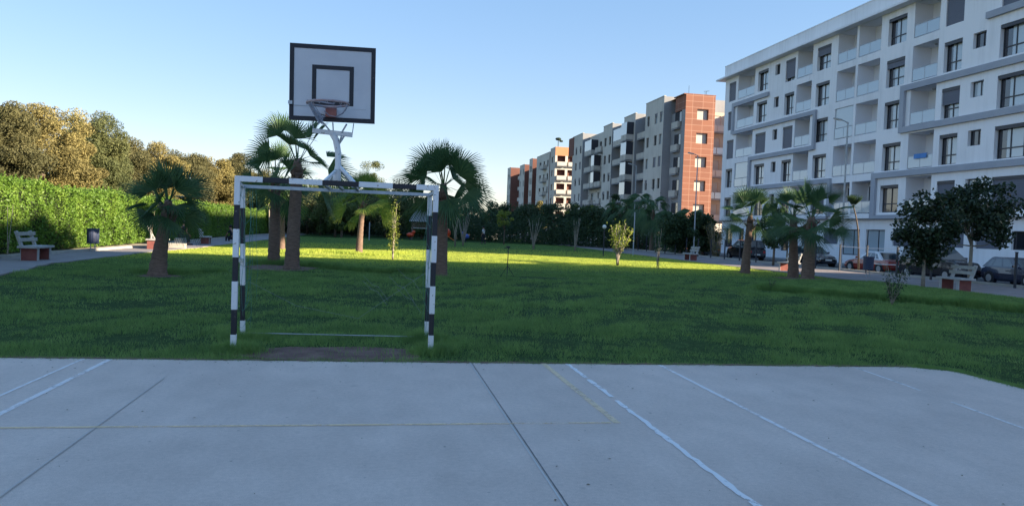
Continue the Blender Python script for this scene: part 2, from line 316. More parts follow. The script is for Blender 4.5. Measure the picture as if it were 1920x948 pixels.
# ------------------------------------------------------------------ palm
def fan_leaf(V,Q,rng,o,az,el,pet,rad,nseg,spread,droop):
    """one fan frond: a petiole, a pleated fan joined in its inner half and ragged tips"""
    d=np.array([math.cos(az)*math.cos(el),math.sin(az)*math.cos(el),math.sin(el)])
    side=np.array([-math.sin(az),math.cos(az),0.]); up=np.cross(d,side)*-1
    if up[2]<0: up=-up
    o=np.array(o,float)
    p1=o+d*pet*.5; p2=o+d*pet+np.array([0,0,-droop*.15*pet])
    def quad(a,b,c,e): i=len(V); V.extend([a,b,c,e]); Q.append((i,i+1,i+2,i+3))
    wv=side*.022
    quad(o-wv,o+wv,p1+wv,p1-wv); quad(p1-wv,p1+wv,p2+wv*.7,p2-wv*.7)
    dd=(p2-p1)/np.linalg.norm(p2-p1)
    roll=rng.uniform(-1.15,1.15); s2=side*math.cos(roll)+up*math.sin(roll); u2=np.cross(s2,dd); 
    if u2[2]<0:u2=-u2
    da=spread/nseg
    for k in range(nseg):
        t=-spread/2+da*(k+.5); L=rad*(.72+.28*math.cos(t*.75))*rng.uniform(.9,1.06)
        def pt(tt,r,sag): return p2+(dd*math.cos(tt)+s2*math.sin(tt))*r+u2*(abs(math.sin(tt))*r*.18)+np.array([0,0,-sag])
        r1=L*.44; z=(-1)**k*.014
        a=pt(t-da*.52,r1,droop*r1*r1*.25)+u2*z; b=pt(t+da*.52,r1,droop*r1*r1*.25)-u2*z
        quad(p2,p2,b,a) if False else quad(p2+(a-p2)*.03,p2+(b-p2)*.03,b,a)
        tip=pt(t+rng.uniform(-.03,.03),L,droop*(L*L*.55+rng.uniform(0,.12)*L)); m1=pt(t-da*.19,L*.78,droop*L*L*.34); m2=pt(t+da*.19,L*.78,droop*L*L*.34)
        quad(a,b,m2,m1); quad(m1,m2,tip+s2*.003,tip-s2*.003)
def palm(label,base,trunk_h,r0,r1,crown_z,nl,pet,rad,seed,leaf='palm',lean=(0,0),elmin=-.7,elmax=1.45,group=None,seg=26,droop=.30,skirt=0,rz=0):
    rng=np.random.default_rng(seed); T=thing('palm_tree',label,'palm tree',base,rz,group)
    mb=MB(); pts=[];rr=[]; K=max(12,int(trunk_h/.11))
    for k in range(K+1):
        t=k/K; z=-.1+t*(trunk_h+.1); pts.append((lean[0]*t**1.4,lean[1]*t**1.4,z))
        r=r1+(r0-r1)*max(0,1-t*1.15)**1.6; r*=1+(.045 if k%2 else -.03)+rng.uniform(-.015,.015)
        rr.append(r*(1.18 if t<.04 else 1))
    mb.tube(pts,rr,14); 
    top=Vector(pts[-1])
    # old frond stubs under the crown
    for k in range(18):
        a=rng.uniform(0,6.28); zz=top.z-rng.uniform(-.05,.45); rr2=r1*1.0
        mb.beam((top.x+math.cos(a)*rr2*.8,top.y+math.sin(a)*rr2*.8,zz),(top.x+math.cos(a)*(rr2+.12),top.y+math.sin(a)*(rr2+.12),zz+.16),.05,.02)
    mb.tube([top,(top.x,top.y,crown_z)],[r1*1.05,r1*.5],10)
    mb.build('trunk','palmbark',T,smooth=True)
    V=[];Q=[]
    for k in range(nl):
        f=(k+.5)/nl; el=elmax-(elmax-elmin)*f**1.05+rng.uniform(-.15,.15); az=k*2.39996+rng.uniform(-.25,.25)
        o=(top.x+math.cos(az)*r1*.5,top.y+math.sin(az)*r1*.5,crown_z-.25*f*pet)
        fan_leaf(V,Q,rng,o,az,el,pet*rng.uniform(.8,1.15),rad*rng.uniform(.85,1.1),seg,2.5+rng.uniform(-.3,.5),droop*(1+.6*f))
    npmesh('crown',np.array(V),np.array(Q),leaf,T); return T
# ================================================================== SETTING
def sheet(name,pts,z,m,kind='structure'):
    mb=MB(); mb.face([(x,y,z) for x,y in pts]); return tag(mb.build(name,m),kind=kind)
def slab(name,pts,z0,z1,m):
    mb=MB(); n=len(pts); mb.face([(x,y,z1) for x,y in pts])
    for i in range(n):
        a=pts[i]; b=pts[(i+1)%n]; mb.face([(a[0],a[1],z0),(b[0],b[1],z0),(b[0],b[1],z1),(a[0],a[1],z1)])
    return tag(mb.build(name,m),kind='structure')
def ragged(pts,amp,step,seed):
    rg=random.Random(seed); out=[]
    for a,b in zip(pts[:-1],pts[1:]):
        L=math.hypot(b[0]-a[0],b[1]-a[1]); n=max(1,int(L/step)); nx,ny=-(b[1]-a[1])/L,(b[0]-a[0])/L
        for k in range(n):
            t=k/n; o=rg.uniform(-amp,amp); out.append((a[0]+(b[0]-a[0])*t+nx*o,a[1]+(b[1]-a[1])*t+ny*o))
    out.append(pts[-1]); return out
# ground: one sheet, lowered under the street side so the street can sit below the park
GX=24.75
sheet('lawn',[(-1500,-400),(GX,-400),(GX,1500),(-1500,1500)],-.03,'lawn')
sheet('far_ground',[(GX,-400),(1500,-400),(1500,1500),(GX,1500)],-.42,'asphalt')
edge=ragged([(-40,8.5),(-3.7,8.33),(1.2,8.18),(6.6,8.06),(6.93,7.9)],.018,.35,3)
slab('court',edge+[(6.9,-30),(-40,-30)],-.15,0,'court')
def strip(name,pts,wd,z,m,jit=0,seed=1,gaps=()):
    rg=random.Random(seed); mb=MB(); L=[];acc=0
    for a,b in zip(pts[:-1],pts[1:]):
        d=math.hypot(b[0]-a[0],b[1]-a[1]); n=max(1,int(d/.07)); nx,ny=-(b[1]-a[1])/d,(b[0]-a[0])/d
        for k in range(n+1):
            t=k/n; o=rg.gauss(0,jit*.35); ww=wd*(1+rg.uniform(-1,1)*(min(.5,jit*22)))
            L.append(((a[0]+(b[0]-a[0])*t),(a[1]+(b[1]-a[1])*t),nx,ny,o,ww))
    for p,q in zip(L[:-1],L[1:]):
        if any(g0<p[1]<g1 for g0,g1 in gaps): continue
        mb.face([(p[0]+p[2]*(p[4]+p[5]/2),p[1]+p[3]*(p[4]+p[5]/2),z),(p[0]+p[2]*(p[4]-p[5]/2),p[1]+p[3]*(p[4]-p[5]/2),z),(q[0]+q[2]*(q[4]-q[5]/2),q[1]+q[3]*(q[4]-q[5]/2),z),(q[0]+q[2]*(q[4]+q[5]/2),q[1]+q[3]*(q[4]+q[5]/2),z)])
    return tag(mb.build(name,m),kind='structure')
WP=worn_paint('white_line',(.92,.87,.85),.80,.98,.9); WF=worn_paint('faded_white_line',(.95,.88,.85),.70,1.0,.8); YP=worn_paint('yellow_line',(.92,.66,.38),.78,1.08,.7); WO=worn_paint('ochre_line',(.95,.72,.46),.78,1.05,.72)
strip('court_line',[(-2.67,8.25),(-2.70,3.4)],.052,.004,WF,.004,1)
strip('court_line',[(-2.93,8.28),(-2.99,3.4)],.03,.004,WF,.004,2)
strip('court_line',[(-12,5.66),(1.88,5.60)],.045,.004,YP,.002,3)
strip('court_line',[(1.91,8.15),(1.93,5.58)],.062,.004,WO,.003,4)
strip('court_line',[(2.19,8.13),(2.17,5.5),(2.15,3.2)],.048,.004,WP,.011,5,gaps=((6.42,6.52),(7.3,7.35)))
strip('court_line',[(3.28,8.1),(3.22,3.2)],.046,.004,WF,.004,6)
strip('court_line',[(5.74,8.05),(5.64,7.1),(5.40,5.3),(5.1,3.8)],.034,.004,WF,.004,7,gaps=((6.25,6.75),))
mj=mat('joint',(.12,.12,.125),(.22,.21,.21),6,1); ml=mat('joint_edge',(.62,.58,.55),rough=.9)
strip('court_joint',[(1.095,8.19),(1.08,3.2)],.008,.003,mj,.001,8); strip('court_joint',[(1.075,8.19),(1.06,3.2)],.010,.003,ml,.001,9)
strip('court_joint',[(-1.89,7.3),(-1.885,3.2)],.006,.003,mat('joint_soft',(.32,.29,.27),(.42,.37,.34),6,1),.001,10); strip('court_joint',[(-1.905,7.4),(-1.90,3.2)],.006,.003,ml,.001,11)
rg=random.Random(77); mb=MB()
for k in range(300):
    x=rg.uniform(-9,11); y=8.2-abs(rg.gauss(0,.25)) if k<200 else rg.uniform(3.5,8)
    if x>6.8: continue
    a=rg.uniform(0,6.28); s=rg.uniform(.006,.016); c,d=math.cos(a)*s,math.sin(a)*s; mb.face([(x-c,y-d,.004),(x+d*.5,y-c*.5,.006),(x+c,y+d,.005),(x-d*.5,y+c*.5,.008)])
tag(mb.build('fallen_leaves',mat('dry_leaf',(.10,.07,.04),(.16,.13,.06),3,.9)),'tiny dry leaves and grit scattered on the concrete',kind='stuff')
strip('soil_edge',[(-12,8.42),(-3.7,8.37),(1.2,8.22),(6.6,8.10)],.09,.0025,M['dirt'],.03,61)
# bare soil under the goal and round the palms
def blob(cx,cy,rx,ry,seed,n=40):
    rg=random.Random(seed); ph=[rg.uniform(0,6.28) for _ in range(4)]
    return [(cx+rx*(1+.13*math.sin(3*t+ph[0])+.08*math.sin(5*t+ph[1])+.05*math.sin(9*t+ph[2]))*math.cos(t),cy+ry*(1+.13*math.sin(2*t+ph[3])+.07*math.sin(7*t+ph[1]))*math.sin(t)) for t in [2*math.pi*i/n for i in range(n)]]
DIRT=[(-.40,8.82,1.12,.60),(-3.05,25.2,1.1,1.9),(1.95,23.3,.5,.6),(-5.45,20.3,.5,.5),(17.0,27.2,1.2,1.3),(16.4,30.9,.6,.6),(-.9,39.2,1.0,.9),(18.3,20.6,1.6,1.5)]
for i,(a,b,c,d) in enumerate(DIRT): sheet('bare_soil',blob(a,b,c,d,i),-.022,'dirt')
# left path, dirt margin and kerb along the hedge
slab('path',ragged([(-8.0,15.5),(-8.5,19),(-9.35,24),(-9.3,34),(-8.75,40),(-8.7,50),(-8.5,60),(-8.4,98)],.09,.8,5)+[(-11.3,98),(-11.6,46),(-11.2,36),(-11.7,15)],-.1,.008,mat('path_paving',(.24,.21,.21),(.31,.27,.26),1.4,.95,.3,30))
slab('hedge_margin',[(-11.55,15),(-11.05,36),(-11.4,46),(-11.2,98),(-13.2,98),(-13.6,15)],-.1,.035,mat('margin_soil',(.33,.26,.19),(.46,.38,.29),1.5,.95,.5,25))
mb=MB(); P=ragged([(-11.62,15),(-11.1,36),(-10.3,37.6),(-10.2,40.4),(-11.3,41.5),(-11.3,98)],.01,1.2,8)
for a,b in zip(P[:-1],P[1:]): mb.beam((a[0],a[1],.05),(b[0],b[1],.05),.14,.13)
tag(mb.build('kerb','kerb'),kind='structure')
# right promenade, kerb, street, pavement
slab('promenade',ragged([(16.9,5),(18.4,15),(18.9,24),(19.0,40),(19.4,55),(20.5,80),(21,110)],.08,.9,9)+[(24.55,110),(24.55,5)],-.1,.01,mat('promenade_paving',(.22,.175,.16),(.30,.26,.25),.9,.95,.2,25))
mb=MB()
for k in range(0,105,3): mb.box(24.56,24.74,5+k,7.985+k,-.5,.11)
tag(mb.build('kerb','kerb'),kind='structure')
slab('street',[(24.76,-60),(36.4,-60),(36.4,400),(24.76,400)],-.45,-.35,'asphalt')
slab('pavement',[(36.42,-60),(60,-60),(60,400),(36.42,400)],-.45,-.2,'sidewalk')
for k in range(12):
    y=30+k*5.4; strip('parking_line',[(33.9,y),(36.3,y)],.1,-.346,WP,.002,20+k)
_b=[gnd(*p) for p in ((1418,536),(1490,545),(1560,552),(1630,557),(1700,562),(1800,570),(1960,584))]
_e=[(p.x,p.y) for p in _b]; _f=[(18.3,_b[-1].y-.3),(18.55,22.0),(15.2,24.8)]
slab('lawn_bank',ragged(_e,.05,.3,31)+_f,-.05,.10,'lawn')
# ------------------------------------------------------------------ grass blades
def wobble(x,y):
    return (np.sin(x*1.7+np.sin(y*1.3)*1.5)*np.sin(y*1.9+np.sin(x*.9)*2)+.6*np.sin(x*5.1+y*2.3)*np.sin(y*6.3-x*1.7)+.4*np.sin(x*13+y*7)*np.sin(y*11-x*5))/2
def blades(rng,x,y,h,wd,z=-.03):
    n=len(x); a=rng.uniform(0,2*math.pi,n); ln=rng.normal(0,.45,(n,2))*h[:,None]
    c=np.cos(a)*wd/2; s=np.sin(a)*wd/2; z0=np.full(n,z)
    p0=np.stack([x-c,y-s,z0],1); p1=np.stack([x+c,y+s,z0],1); p2=np.stack([x+ln[:,0],y+ln[:,1],z0+h],1)
    return np.stack([p0,p1,p2],1).reshape(-1,3)
def inlawn(x,y):
    xe=np.interp(y,[15.5,19,24,34,40,50,60,98],[-8.0,-8.5,-9.35,-9.3,-8.75,-8.7,-8.5,-8.4]); xe=np.where(y<15.5,-60,xe)
    xr=np.interp(y,[5,15,24,40,55,80,110],[16.9,18.4,18.9,19.0,19.4,20.5,21])
    ce=np.interp(x,[-40,-3.7,1.2,6.6,6.93],[8.5,8.33,8.18,8.06,7.9]); ok=(x>xe)&(x<xr)&((y>ce-.02)|(x>6.9))
    return ok
rng=np.random.default_rng(7)
allv=[]
def field(x0,x1,y0,y1,n,hm,wd,seed,amp=1.):
    rg=np.random.default_rng(seed); x=rg.uniform(x0,x1,n); y=rg.uniform(y0,y1,n)
    k=inlawn(x,y)&(np.abs(x-y*.18)<y*.76+1.2); x=x[k]; y=y[k]; n=len(x)
    wv=wobble(x,y)+.28*np.sin(x*.8+2*np.sin(y*.55))*np.sin(y*1.1+np.sin(x*.5)); wv=wv*amp; keep=rg.random(n)<np.clip(.50+.85*wv+.36*(1-amp),.12,1)
    for (a,b,c,d) in DIRT[:5]:
        q=((x-a)/c)**2+((y-b)/d)**2; keep&=~((q<1)&(rg.random(n)>.10+.5*q**3))
    x=x[keep];y=y[keep]; wv=wv[keep]
    h=hm*(.8+1.0*wv)*rg.uniform(.55,1.25,len(x)); allv.append(blades(rg,x,y,np.maximum(h,.015),wd))
field(-9,13.5,5,13,330000,.062,.007,1)
field(-13,20,13,24,300000,.07,.012,2)
field(-10,21,24,45,300000,.05,.022,3,.22)
field(-10,21,45,80,120000,.055,.04,4,.2)
def ridge(pix,n,h,wd,sp,seed,world=None):
    rg=np.random.default_rng(seed); P=np.array(world) if world else np.array([[*gnd(*p)[:2]] for p in pix]); t=rg.random(n)*(len(P)-1); i=np.minimum(t.astype(int),len(P)-2); f=(t-i)[:,None]
    q=P[i]*(1-f)+P[i+1]*f; q=q+rg.normal(size=(n,2))*sp; allv.append(blades(rg,q[:,0],q[:,1],h*rg.uniform(.5,1.2,n)*(.7+.5*np.abs(wobble(q[:,0]*1.5,q[:,1]*1.5))),wd))
ridge([(470,492),(600,499),(700,509),(822,512)],26000,.24,.012,.13,11)
ridge([(250,508),(330,512),(420,507)],5000,.2,.012,.1,15)
ridge([(1425,540),(1490,547),(1560,554),(1630,559),(1700,564),(1800,572),(1940,585)],42000,.27,.012,.12,12)
rg=np.random.default_rng(55); x=rg.uniform(10.5,18.6,60000); y=rg.uniform(14.5,24.8,60000); ex=np.array([p[0] for p in _e]); ey=np.array([p[1] for p in _e]); k=(y>np.interp(x,ex,ey)+.05)&(x<18.45)&(y<24.8-(15.2-np.minimum(x,15.2))*.9)
x=x[k];y=y[k]; allv.append(blades(rg,x,y,.05*(.8+.6*wobble(x,y))*rg.uniform(.5,1.2,len(x))+.012,.014,.095))
ridge([(545,474),(600,470),(700,478),(770,474)],5000,.2,.03,.25,13)
ridge([(1000,515),(1100,516),(1190,519)],3000,.1,.012,.12,14)
ridge(None,22000,.075,.006,.05,15,world=[(-13,8.48),(-3.7,8.36),(1.2,8.21),(6.6,8.09),(6.97,7.85),(6.95,6.2)])
for (gx,gy) in ((-1.57,8.95),(.7,8.97),(-1.6,9.95),(.7,10.0)): ridge(None,2600,.15,.007,.12,int(gx*10)+40,world=[(gx-.05,gy),(gx+.1,gy+.05)])
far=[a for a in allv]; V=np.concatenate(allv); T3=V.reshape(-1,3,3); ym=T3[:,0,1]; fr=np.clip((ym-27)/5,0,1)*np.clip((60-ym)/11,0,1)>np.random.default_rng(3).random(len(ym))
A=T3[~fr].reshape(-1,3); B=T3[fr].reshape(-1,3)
g=npmesh('lawn_grass',A,np.arange(len(A)).reshape(-1,3),'blade',nv=3); tag(g,'short green lawn grass around the court and goal',kind='stuff')
g=npmesh('lawn_grass',B,np.arange(len(B)).reshape(-1,3),'blade_sunlit',nv=3); tag(g,'lawn grass of the sunlit strip, sunlight painted in as a brighter yellow',kind='stuff')
# ================================================================== FACADES
class Face:
    """a wall plane: u along the wall, z up, d inward from the outer skin"""
    def __init__(s,axis,pos,inward=1): s.axis=axis; s.pos=pos; s.inw=inward
    def p(s,u,z,d=0):
        return (s.pos+d*s.inw,u,z) if s.axis=='x' else (u,s.pos+d*s.inw,z)
    def quad(s,mb,u0,u1,z0,z1,d=0,mi=None): mb.face([s.p(u0,z0,d),s.p(u1,z0,d),s.p(u1,z1,d),s.p(u0,z1,d)],mi)
    def blk(s,mb,u0,u1,z0,z1,d0,d1,mi=None):
        a=s.p(u0,z0,d0); b=s.p(u1,z1,d1); mb.box(min(a[0],b[0]),max(a[0],b[0]),min(a[1],b[1]),max(a[1],b[1]),z0,z1,mi)
def wall(mb,F,u0,u1,z0,z1,ops,mi=0):
    us=sorted({u0,u1,*[o[0] for o in ops],*[o[1] for o in ops]}); zs=sorted({z0,z1,*[o[2] for o in ops],*[o[3] for o in ops]})
    us=[u for u in us if u0<=u<=u1]; zs=[z for z in zs if z0<=z<=z1]
    for a,b in zip(us[:-1],us[1:]):
        for c,d in zip(zs[:-1],zs[1:]):
            um=(a+b)/2; zm=(c+d)/2
            if not any(o[0]<um<o[1] and o[2]<zm<o[3] for o in ops): F.quad(mb,a,b,c,d,0,mi)
    for o in ops:
        a,b,c,d,dep=o[:5]; bm=o[5] if len(o)>5 else None
        for q in ([(a,c,0),(a,d,0),(a,d,dep),(a,c,dep)],[(b,c,0),(b,d,0),(b,d,dep),(b,c,dep)],[(a,d,0),(b,d,0),(b,d,dep),(a,d,dep)],[(a,c,0),(b,c,0),(b,c,dep),(a,c,dep)]):
            mb.face([F.p(*t) for t in q],mi if bm is None else bm)
        if bm is not None: F.quad(mb,a,b,c,d,dep,bm)
rgw=random.Random(5)
def window(F,par,u0,u1,z0,z1,dep,shut=0,style='case',pane=None,name='window',box=True):
    """frame with its panes; a rolled shutter hangs in front by the given fraction"""
    mb=MB(); t=.06; W=u1-u0; Hh=z1-z0; d0,d1=dep-.07,dep-.01
    F.blk(mb,u0,u1,z0,z0+t,d0,d1); F.blk(mb,u0,u1,z1-t,z1,d0,d1); F.blk(mb,u0,u0+t,z0+t,z1-t,d0,d1); F.blk(mb,u1-t,u1,z0+t,z1-t,d0,d1)
    if box and W>1: F.blk(mb,u0+.005,u1-.005,z1-.22,z1-.005,.03,dep-.08)
    if style=='case' and W>1:
        n=2 if W<2.6 else 3
        for k in range(1,n): u=u0+W*k/n; F.blk(mb,u-.035,u+.035,z0+t,z1-t,d0,d1)
        F.blk(mb,u0+t,u1-t,z0+.62,z0+.70,d0-.003,d1)
    if style=='slide' : u=u0+W*.4; F.blk(mb,u-.03,u+.03,z0+t,z1-t,d0,d1)
    f=mb.build(name,'frame',par)
    pm=MB(); 
    if style=='case' and W>1 and pane is None:
        n=2 if W<2.6 else 3
        F.quad(pm,u0+t,u1-t,z0+t,z1-t,dep-.03,0)
        # open curtain side: darker pane away from the viewer's side
        F.quad(pm,u1-W/(n+1)*.9,u1-t,z0+t,z1-t,dep-.034,1)
        pm.build('pane',['curtain_pane','dark_pane'],f)
    else:
        F.quad(pm,u0+t,u1-t,z0+t,z1-t,dep-.03); pm.build('pane',pane or 'dark_pane',f)
    if shut>0:
        s=MB(); zz=z1-.01-(Hh-.02)*shut; n=max(2,int((z1-zz)/.16))
        for k in range(n):
            a=zz+(z1-.01-zz)*k/n; b=zz+(z1-.01-zz)*(k+1)/n; F.blk(s,u0+.03,u1-.03,a+.004,b-.004,.075,.10)
        F.blk(s,u0+.04,u1-.04,zz,z1-.012,.085,.095)
        s.build('shutter','shutter',f)
    return f
def railing(F,par,u0,u1,z0,h,d=.03,mat_='rail_glass',n=2):
    mb=MB(); F.blk(mb,u0,u1,z0+h-.03,z0+h+.01,d-.01,d+.03)
    for k in range(n+1): u=u0+.02+(u1-u0-.04)*k/n; F.blk(mb,u-.018,u+.018,z0,z0+h-.03,d-.01,d+.03)
    r=mb.build('balcony_railing','steel',par); g=MB()
    for k in range(n):
        a=u0+.02+(u1-u0-.04)*k/n+.03; b=u0+.02+(u1-u0-.04)*(k+1)/n-.03; F.blk(g,a,b,z0+.06,z0+h-.05,d,d+.012)
    g.build('glass_panel',mat_,r); return r
# ------------------------------------------------------------------ white apartment building, right
FX=38.5; Y0,Y1=28.0,79.15; fl=lambda k:3.9+3.2*k
BW=thing('apartment_building','long white five storey apartment building with grey ribbon bands and glass loggias','building',(0,0,0))
F=Face('x',FX); ops=[]
COL=dict(W0=(30.5,33.3),W1=(38.2,41.17),S1=(42.27,43.35),W2=(44.26,45.9),W3=(49.8,51.83),W4=(59.2,61.25),W5=(64.8,66.5),S2=(67.55,68.45),W6=(69.76,71.8),W7=(76.63,78.2))
LOG=dict(LZ=(34.2,36.9),LA=(46.45,49.0),LB1=(52.65,55.4),LB2=(55.68,58.2),LC=(61.95,64.45),LD=(72.46,76.1))
for k in range(5):
    for n,(a,b) in COL.items():
        if n[0]=='S': ops.append((a,b,fl(k)+1.1,fl(k)+2.13,.3))
        else: ops.append((a,b,fl(k)+.04,fl(k)+2.13,.34))
    for n,(a,b) in LOG.items(): ops.append((a,b,fl(k),fl(k)+2.62,1.5,1))
mb=MB(); wall(mb,F,Y0,Y1,3.4,19.35,ops,0)
G=Face('x',FX+.35); gops=[]
GW=[(38.3,39.77,1.45,0),(40.54,42.6,1.45,1),(43.6,45.4,1.45,1),(46.4,47.6,.5,2),(48.3,50.57,1.4,1),(51.47,53.76,.5,3),(54.51,56.87,.5,3),(57.46,59.55,1.35,1),(61.5,63.0,1.0,1),(65.2,66.6,.5,2),(68.6,69.6,.9,2),(71.3,72.5,.9,2),(74.0,75.2,.9,2),(76.6,78.3,.5,2)]
for a,b,z,s in GW: gops.append((a,b,z,2.62,.22))
wall(mb,G,Y0,Y1,-.3,3.4,gops,0)
# underside of the overhang, far end wall, near end wall, flat roof
mb.face([(FX,Y0,3.4),(FX,Y1,3.4),(FX+.35,Y1,3.4),(FX+.35,Y0,3.4)])
XB=53.5
mb.face([(FX,Y1,3.4),(XB,Y1,3.4),(XB,Y1,19.35),(FX,Y1,19.35)]); mb.face([(FX+.35,Y1,-.3),(XB,Y1,-.3),(XB,Y1,3.4),(FX+.35,Y1,3.4)])
mb.face([(FX,Y0,3.4),(XB,Y0,3.4),(XB,Y0,19.35),(FX,Y0,19.35)]); mb.face([(FX+.35,Y0,-.3),(XB,Y0,-.3),(XB,Y0,3.4),(FX+.35,Y0,3.4)])
mb.face([(XB,Y0,-.3),(XB,Y1,-.3),(XB,Y1,19.35),(XB,Y0,19.35)])
mb.build('wall',['white_wall','loggia_wall'],BW)
mb=MB(); mb.box(FX-.75,XB,Y0-.5,Y1+1.0,19.36,19.52); mb.box(FX-.02,XB-.1,Y0,Y1+.28,19.523,20.9); mb.box(FX-.06,XB,Y0-.05,Y1+.33,20.9,20.98)
mb.build('roof','white_wall',BW)
mb=MB(); F.blk(mb,Y0,Y1-.02,3.42,3.5,-.05,.0); mb.build('drip_edge','frame',BW)
# grey ribbon bands (projecting)
mb=MB(); t=.42
def band(u0,u1,z0,z1): F.blk(mb,u0,u1,z0,z1,-.22,-.002)
band(42.2,28.2,16.27,16.7)
band(28.2,49.9,12.93,13.36); band(49.45,49.9,9.84,12.93); band(28.2,49.45,9.84,10.27)
band(28.2,52.72,6.6,7.03); band(52.2,52.72,3.45,6.6)
band(69.35,77.0,15.95,16.38); band(76.6,77.0,12.99,15.95); band(61.2,76.6,12.9,13.28); band(60.85,61.2,9.75,13.28); band(61.2,72.8,9.72,10.12)
band(72.4,72.8,6.6,9.72); band(58.2,72.4,6.6,7.0); band(58.1,58.5,3.7,6.6); band(58.5,60.5,3.5,3.75); band(46.5,52.2,3.45,3.75)
mb.build('ribbon_band','grey_band',BW)
SH={('W1',4):1,('W1',0):1,('W2',4):1,('W2',2):.55,('W2',0):1,('W3',3):.3,('W4',4):.38,('W4',0):.8,('W5',4):.85,('W5',2):1,('W6',2):1,('W7',4):1,('W7',3):1,('W7',2):1,('W0',2):.5}
BR={('W3',0),('W5',0),('W6',0),('W4',0),('W7',0)}
for k in range(5):
    for n,(a,b) in COL.items():
        if n[0]=='S': window(F,BW,a+.01,b-.01,fl(k)+1.11,fl(k)+2.12,.3,0,'slide','dark_pane' if k in(1,3) or n=='S2' else 'curtain_pane',box=False)
        else: window(F,BW,a+.01,b-.01,fl(k)+.05,fl(k)+2.12,.34,SH.get((n,k),0),'case','brown_pane' if (n,k) in BR else None)
D=Face('x',FX+1.5)
for k in range(5):
    for n,(a,b) in LOG.items():
        if n in('LB1','LB2'):
            if k==0:
                railing(F,BW,a+.02,b-.02,fl(k),1.0)
                window(D,BW,a+.3,b-.3,fl(k)+.03,fl(k)+2.3,-.02,0,'slide','dark_pane','balcony_door',False); continue
            railing(F,BW,a+.02,b-.02,fl(k),.95)
            if n=='LB2' and k==2:
                g=MB(); F.blk(g,a+.03,b-.03,fl(k)+.98,fl(k)+2.6,.08,.1); g.build('loggia_glazing','curtain_pane',BW)
            # partition column between the two loggias
            p=MB(); F.blk(p,a+1.25,a+1.37,fl(k)+.0,fl(k)+2.6,1.2,1.49); p.build('pier','loggia_wall',BW)
        else:
            railing(F,BW,a+.02,b-.02,fl(k),.95)
            if n=='LD' and k==1:
                g=MB(); F.blk(g,a+.03,b-.03,fl(k)+.98,fl(k)+2.6,.08,.1); g.build('loggia_glazing','curtain_pane',BW)
            w_=1.15; u=a+.25
            window(D,BW,u,u+w_,fl(k)+.03,fl(k)+2.15,-.02,1 if (n=='LA' and k in(0,4)) else (.6 if n=='LA' and k==2 else 0),'slide','dark_pane','balcony_door',False)
            c=MB(); c.sphere(F.p(a+1.2,fl(k)+2.52,.8),.12,8,sz=.6); c.build('ceiling_lamp','galv',BW,smooth=True)
for a,b,z,s in GW:
    window(G,BW,a+.01,b-.01,z+.01,2.61,.22,1 if s==1 else 0,'slide','curtain_pane' if s==3 else 'dark_pane',box=False)
# blue cloth hung on a loggia rail, second floor
mb=MB(); n=10
for i in range(n):
    u0=47.0+i*.13; u1=u0+.13; z1=fl(1)+1.02
    mb.face([F.p(u0,z1+.02,-.03-.02*math.sin(i)),F.p(u1,z1+.02,-.03-.02*math.sin(i+1)),F.p(u1,z1-.33,-.06-.03*math.sin(i+1)),F.p(u0,z1-.33,-.06-.03*math.sin(i))])
    mb.face([F.p(u0,z1+.02,-.03-.02*math.sin(i)),F.p(u1,z1+.02,-.03-.02*math.sin(i+1)),F.p(u1,z1-.02,.09),F.p(u0,z1-.02,.09)])
tag(mb.build('hanging_cloth',mat('blue_cloth',(.10,.25,.55),rough=.9)),'bright blue cloth hung over a glass loggia railing of the white building','cloth')
# ------------------------------------------------------------------ block with the red tiled tower
BB=thing('apartment_building','sand grey apartment building with a sunlit red tiled tower and white balconies','building',(0,0,0))
mb=MB(); FB=Face('x',40.0); o1=[];wins=[]
def rows(ulist,zt,h,nrow,dep=.25,face=None):
    out=[]
    for k in range(nrow):
        for (a,b) in ulist: out.append((a,b,zt-3.2*k-h,zt-3.2*k,dep))
    return out
segs=[((101.4,108.7),[(101.9,102.9),(103.8,104.9),(107.0,108.0)],21.45,19.4),((125.0,130.2),[(125.6,126.8),(128.2,129.5)],20.75,18.6),((113.3,118.8),[(117.3,118.4)],20.75,18.7),((144.0,151.5),[(144.8,146.0),(148,149.2)],21.3,18.9)]
allw=[]
for (a,b),ul,zt,wt in segs:
    o=rows(ul,wt,1.5,5); wall(mb,FB,a,b,3.3 if a<102 else 0,zt,o,0); allw+=[(FB,q) for q in o]
    mb.face([(40,a,0),(52,a,0),(52,a,zt),(40,a,zt)],1); mb.face([(40,b,0),(52,b,0),(52,b,zt),(40,b,zt)],0); mb.face([(40,a,zt),(52,a,zt),(52,b,zt),(40,b,zt)],0)
    mb.box(39.95,40.25,a-.05,b+.05,zt,zt+.12,2)
# recessed stretches between the segments
FR=Face('x',41.5); o=[]
for a,b,zt in ((108.7,113.3,20.3),(118.8,125.0,20.5),(130.2,144.0,20.6)):
    u=[(a+1.0,a+2.2),(b-2.4,b-1.0)] if b-a<9 else [(a+1.2,a+2.6),(a+5.6,a+7.2),(a+10,a+11.6)]
    o=rows(u,18.9,2.0,5); wall(mb,FR,a,b,0,zt,o,0 if a>110 else 1); allw+=[(FR,q) for q in o]
    mb.face([(41.5,a,zt),(52,a,zt),(52,b,zt),(41.5,b,zt)],0)
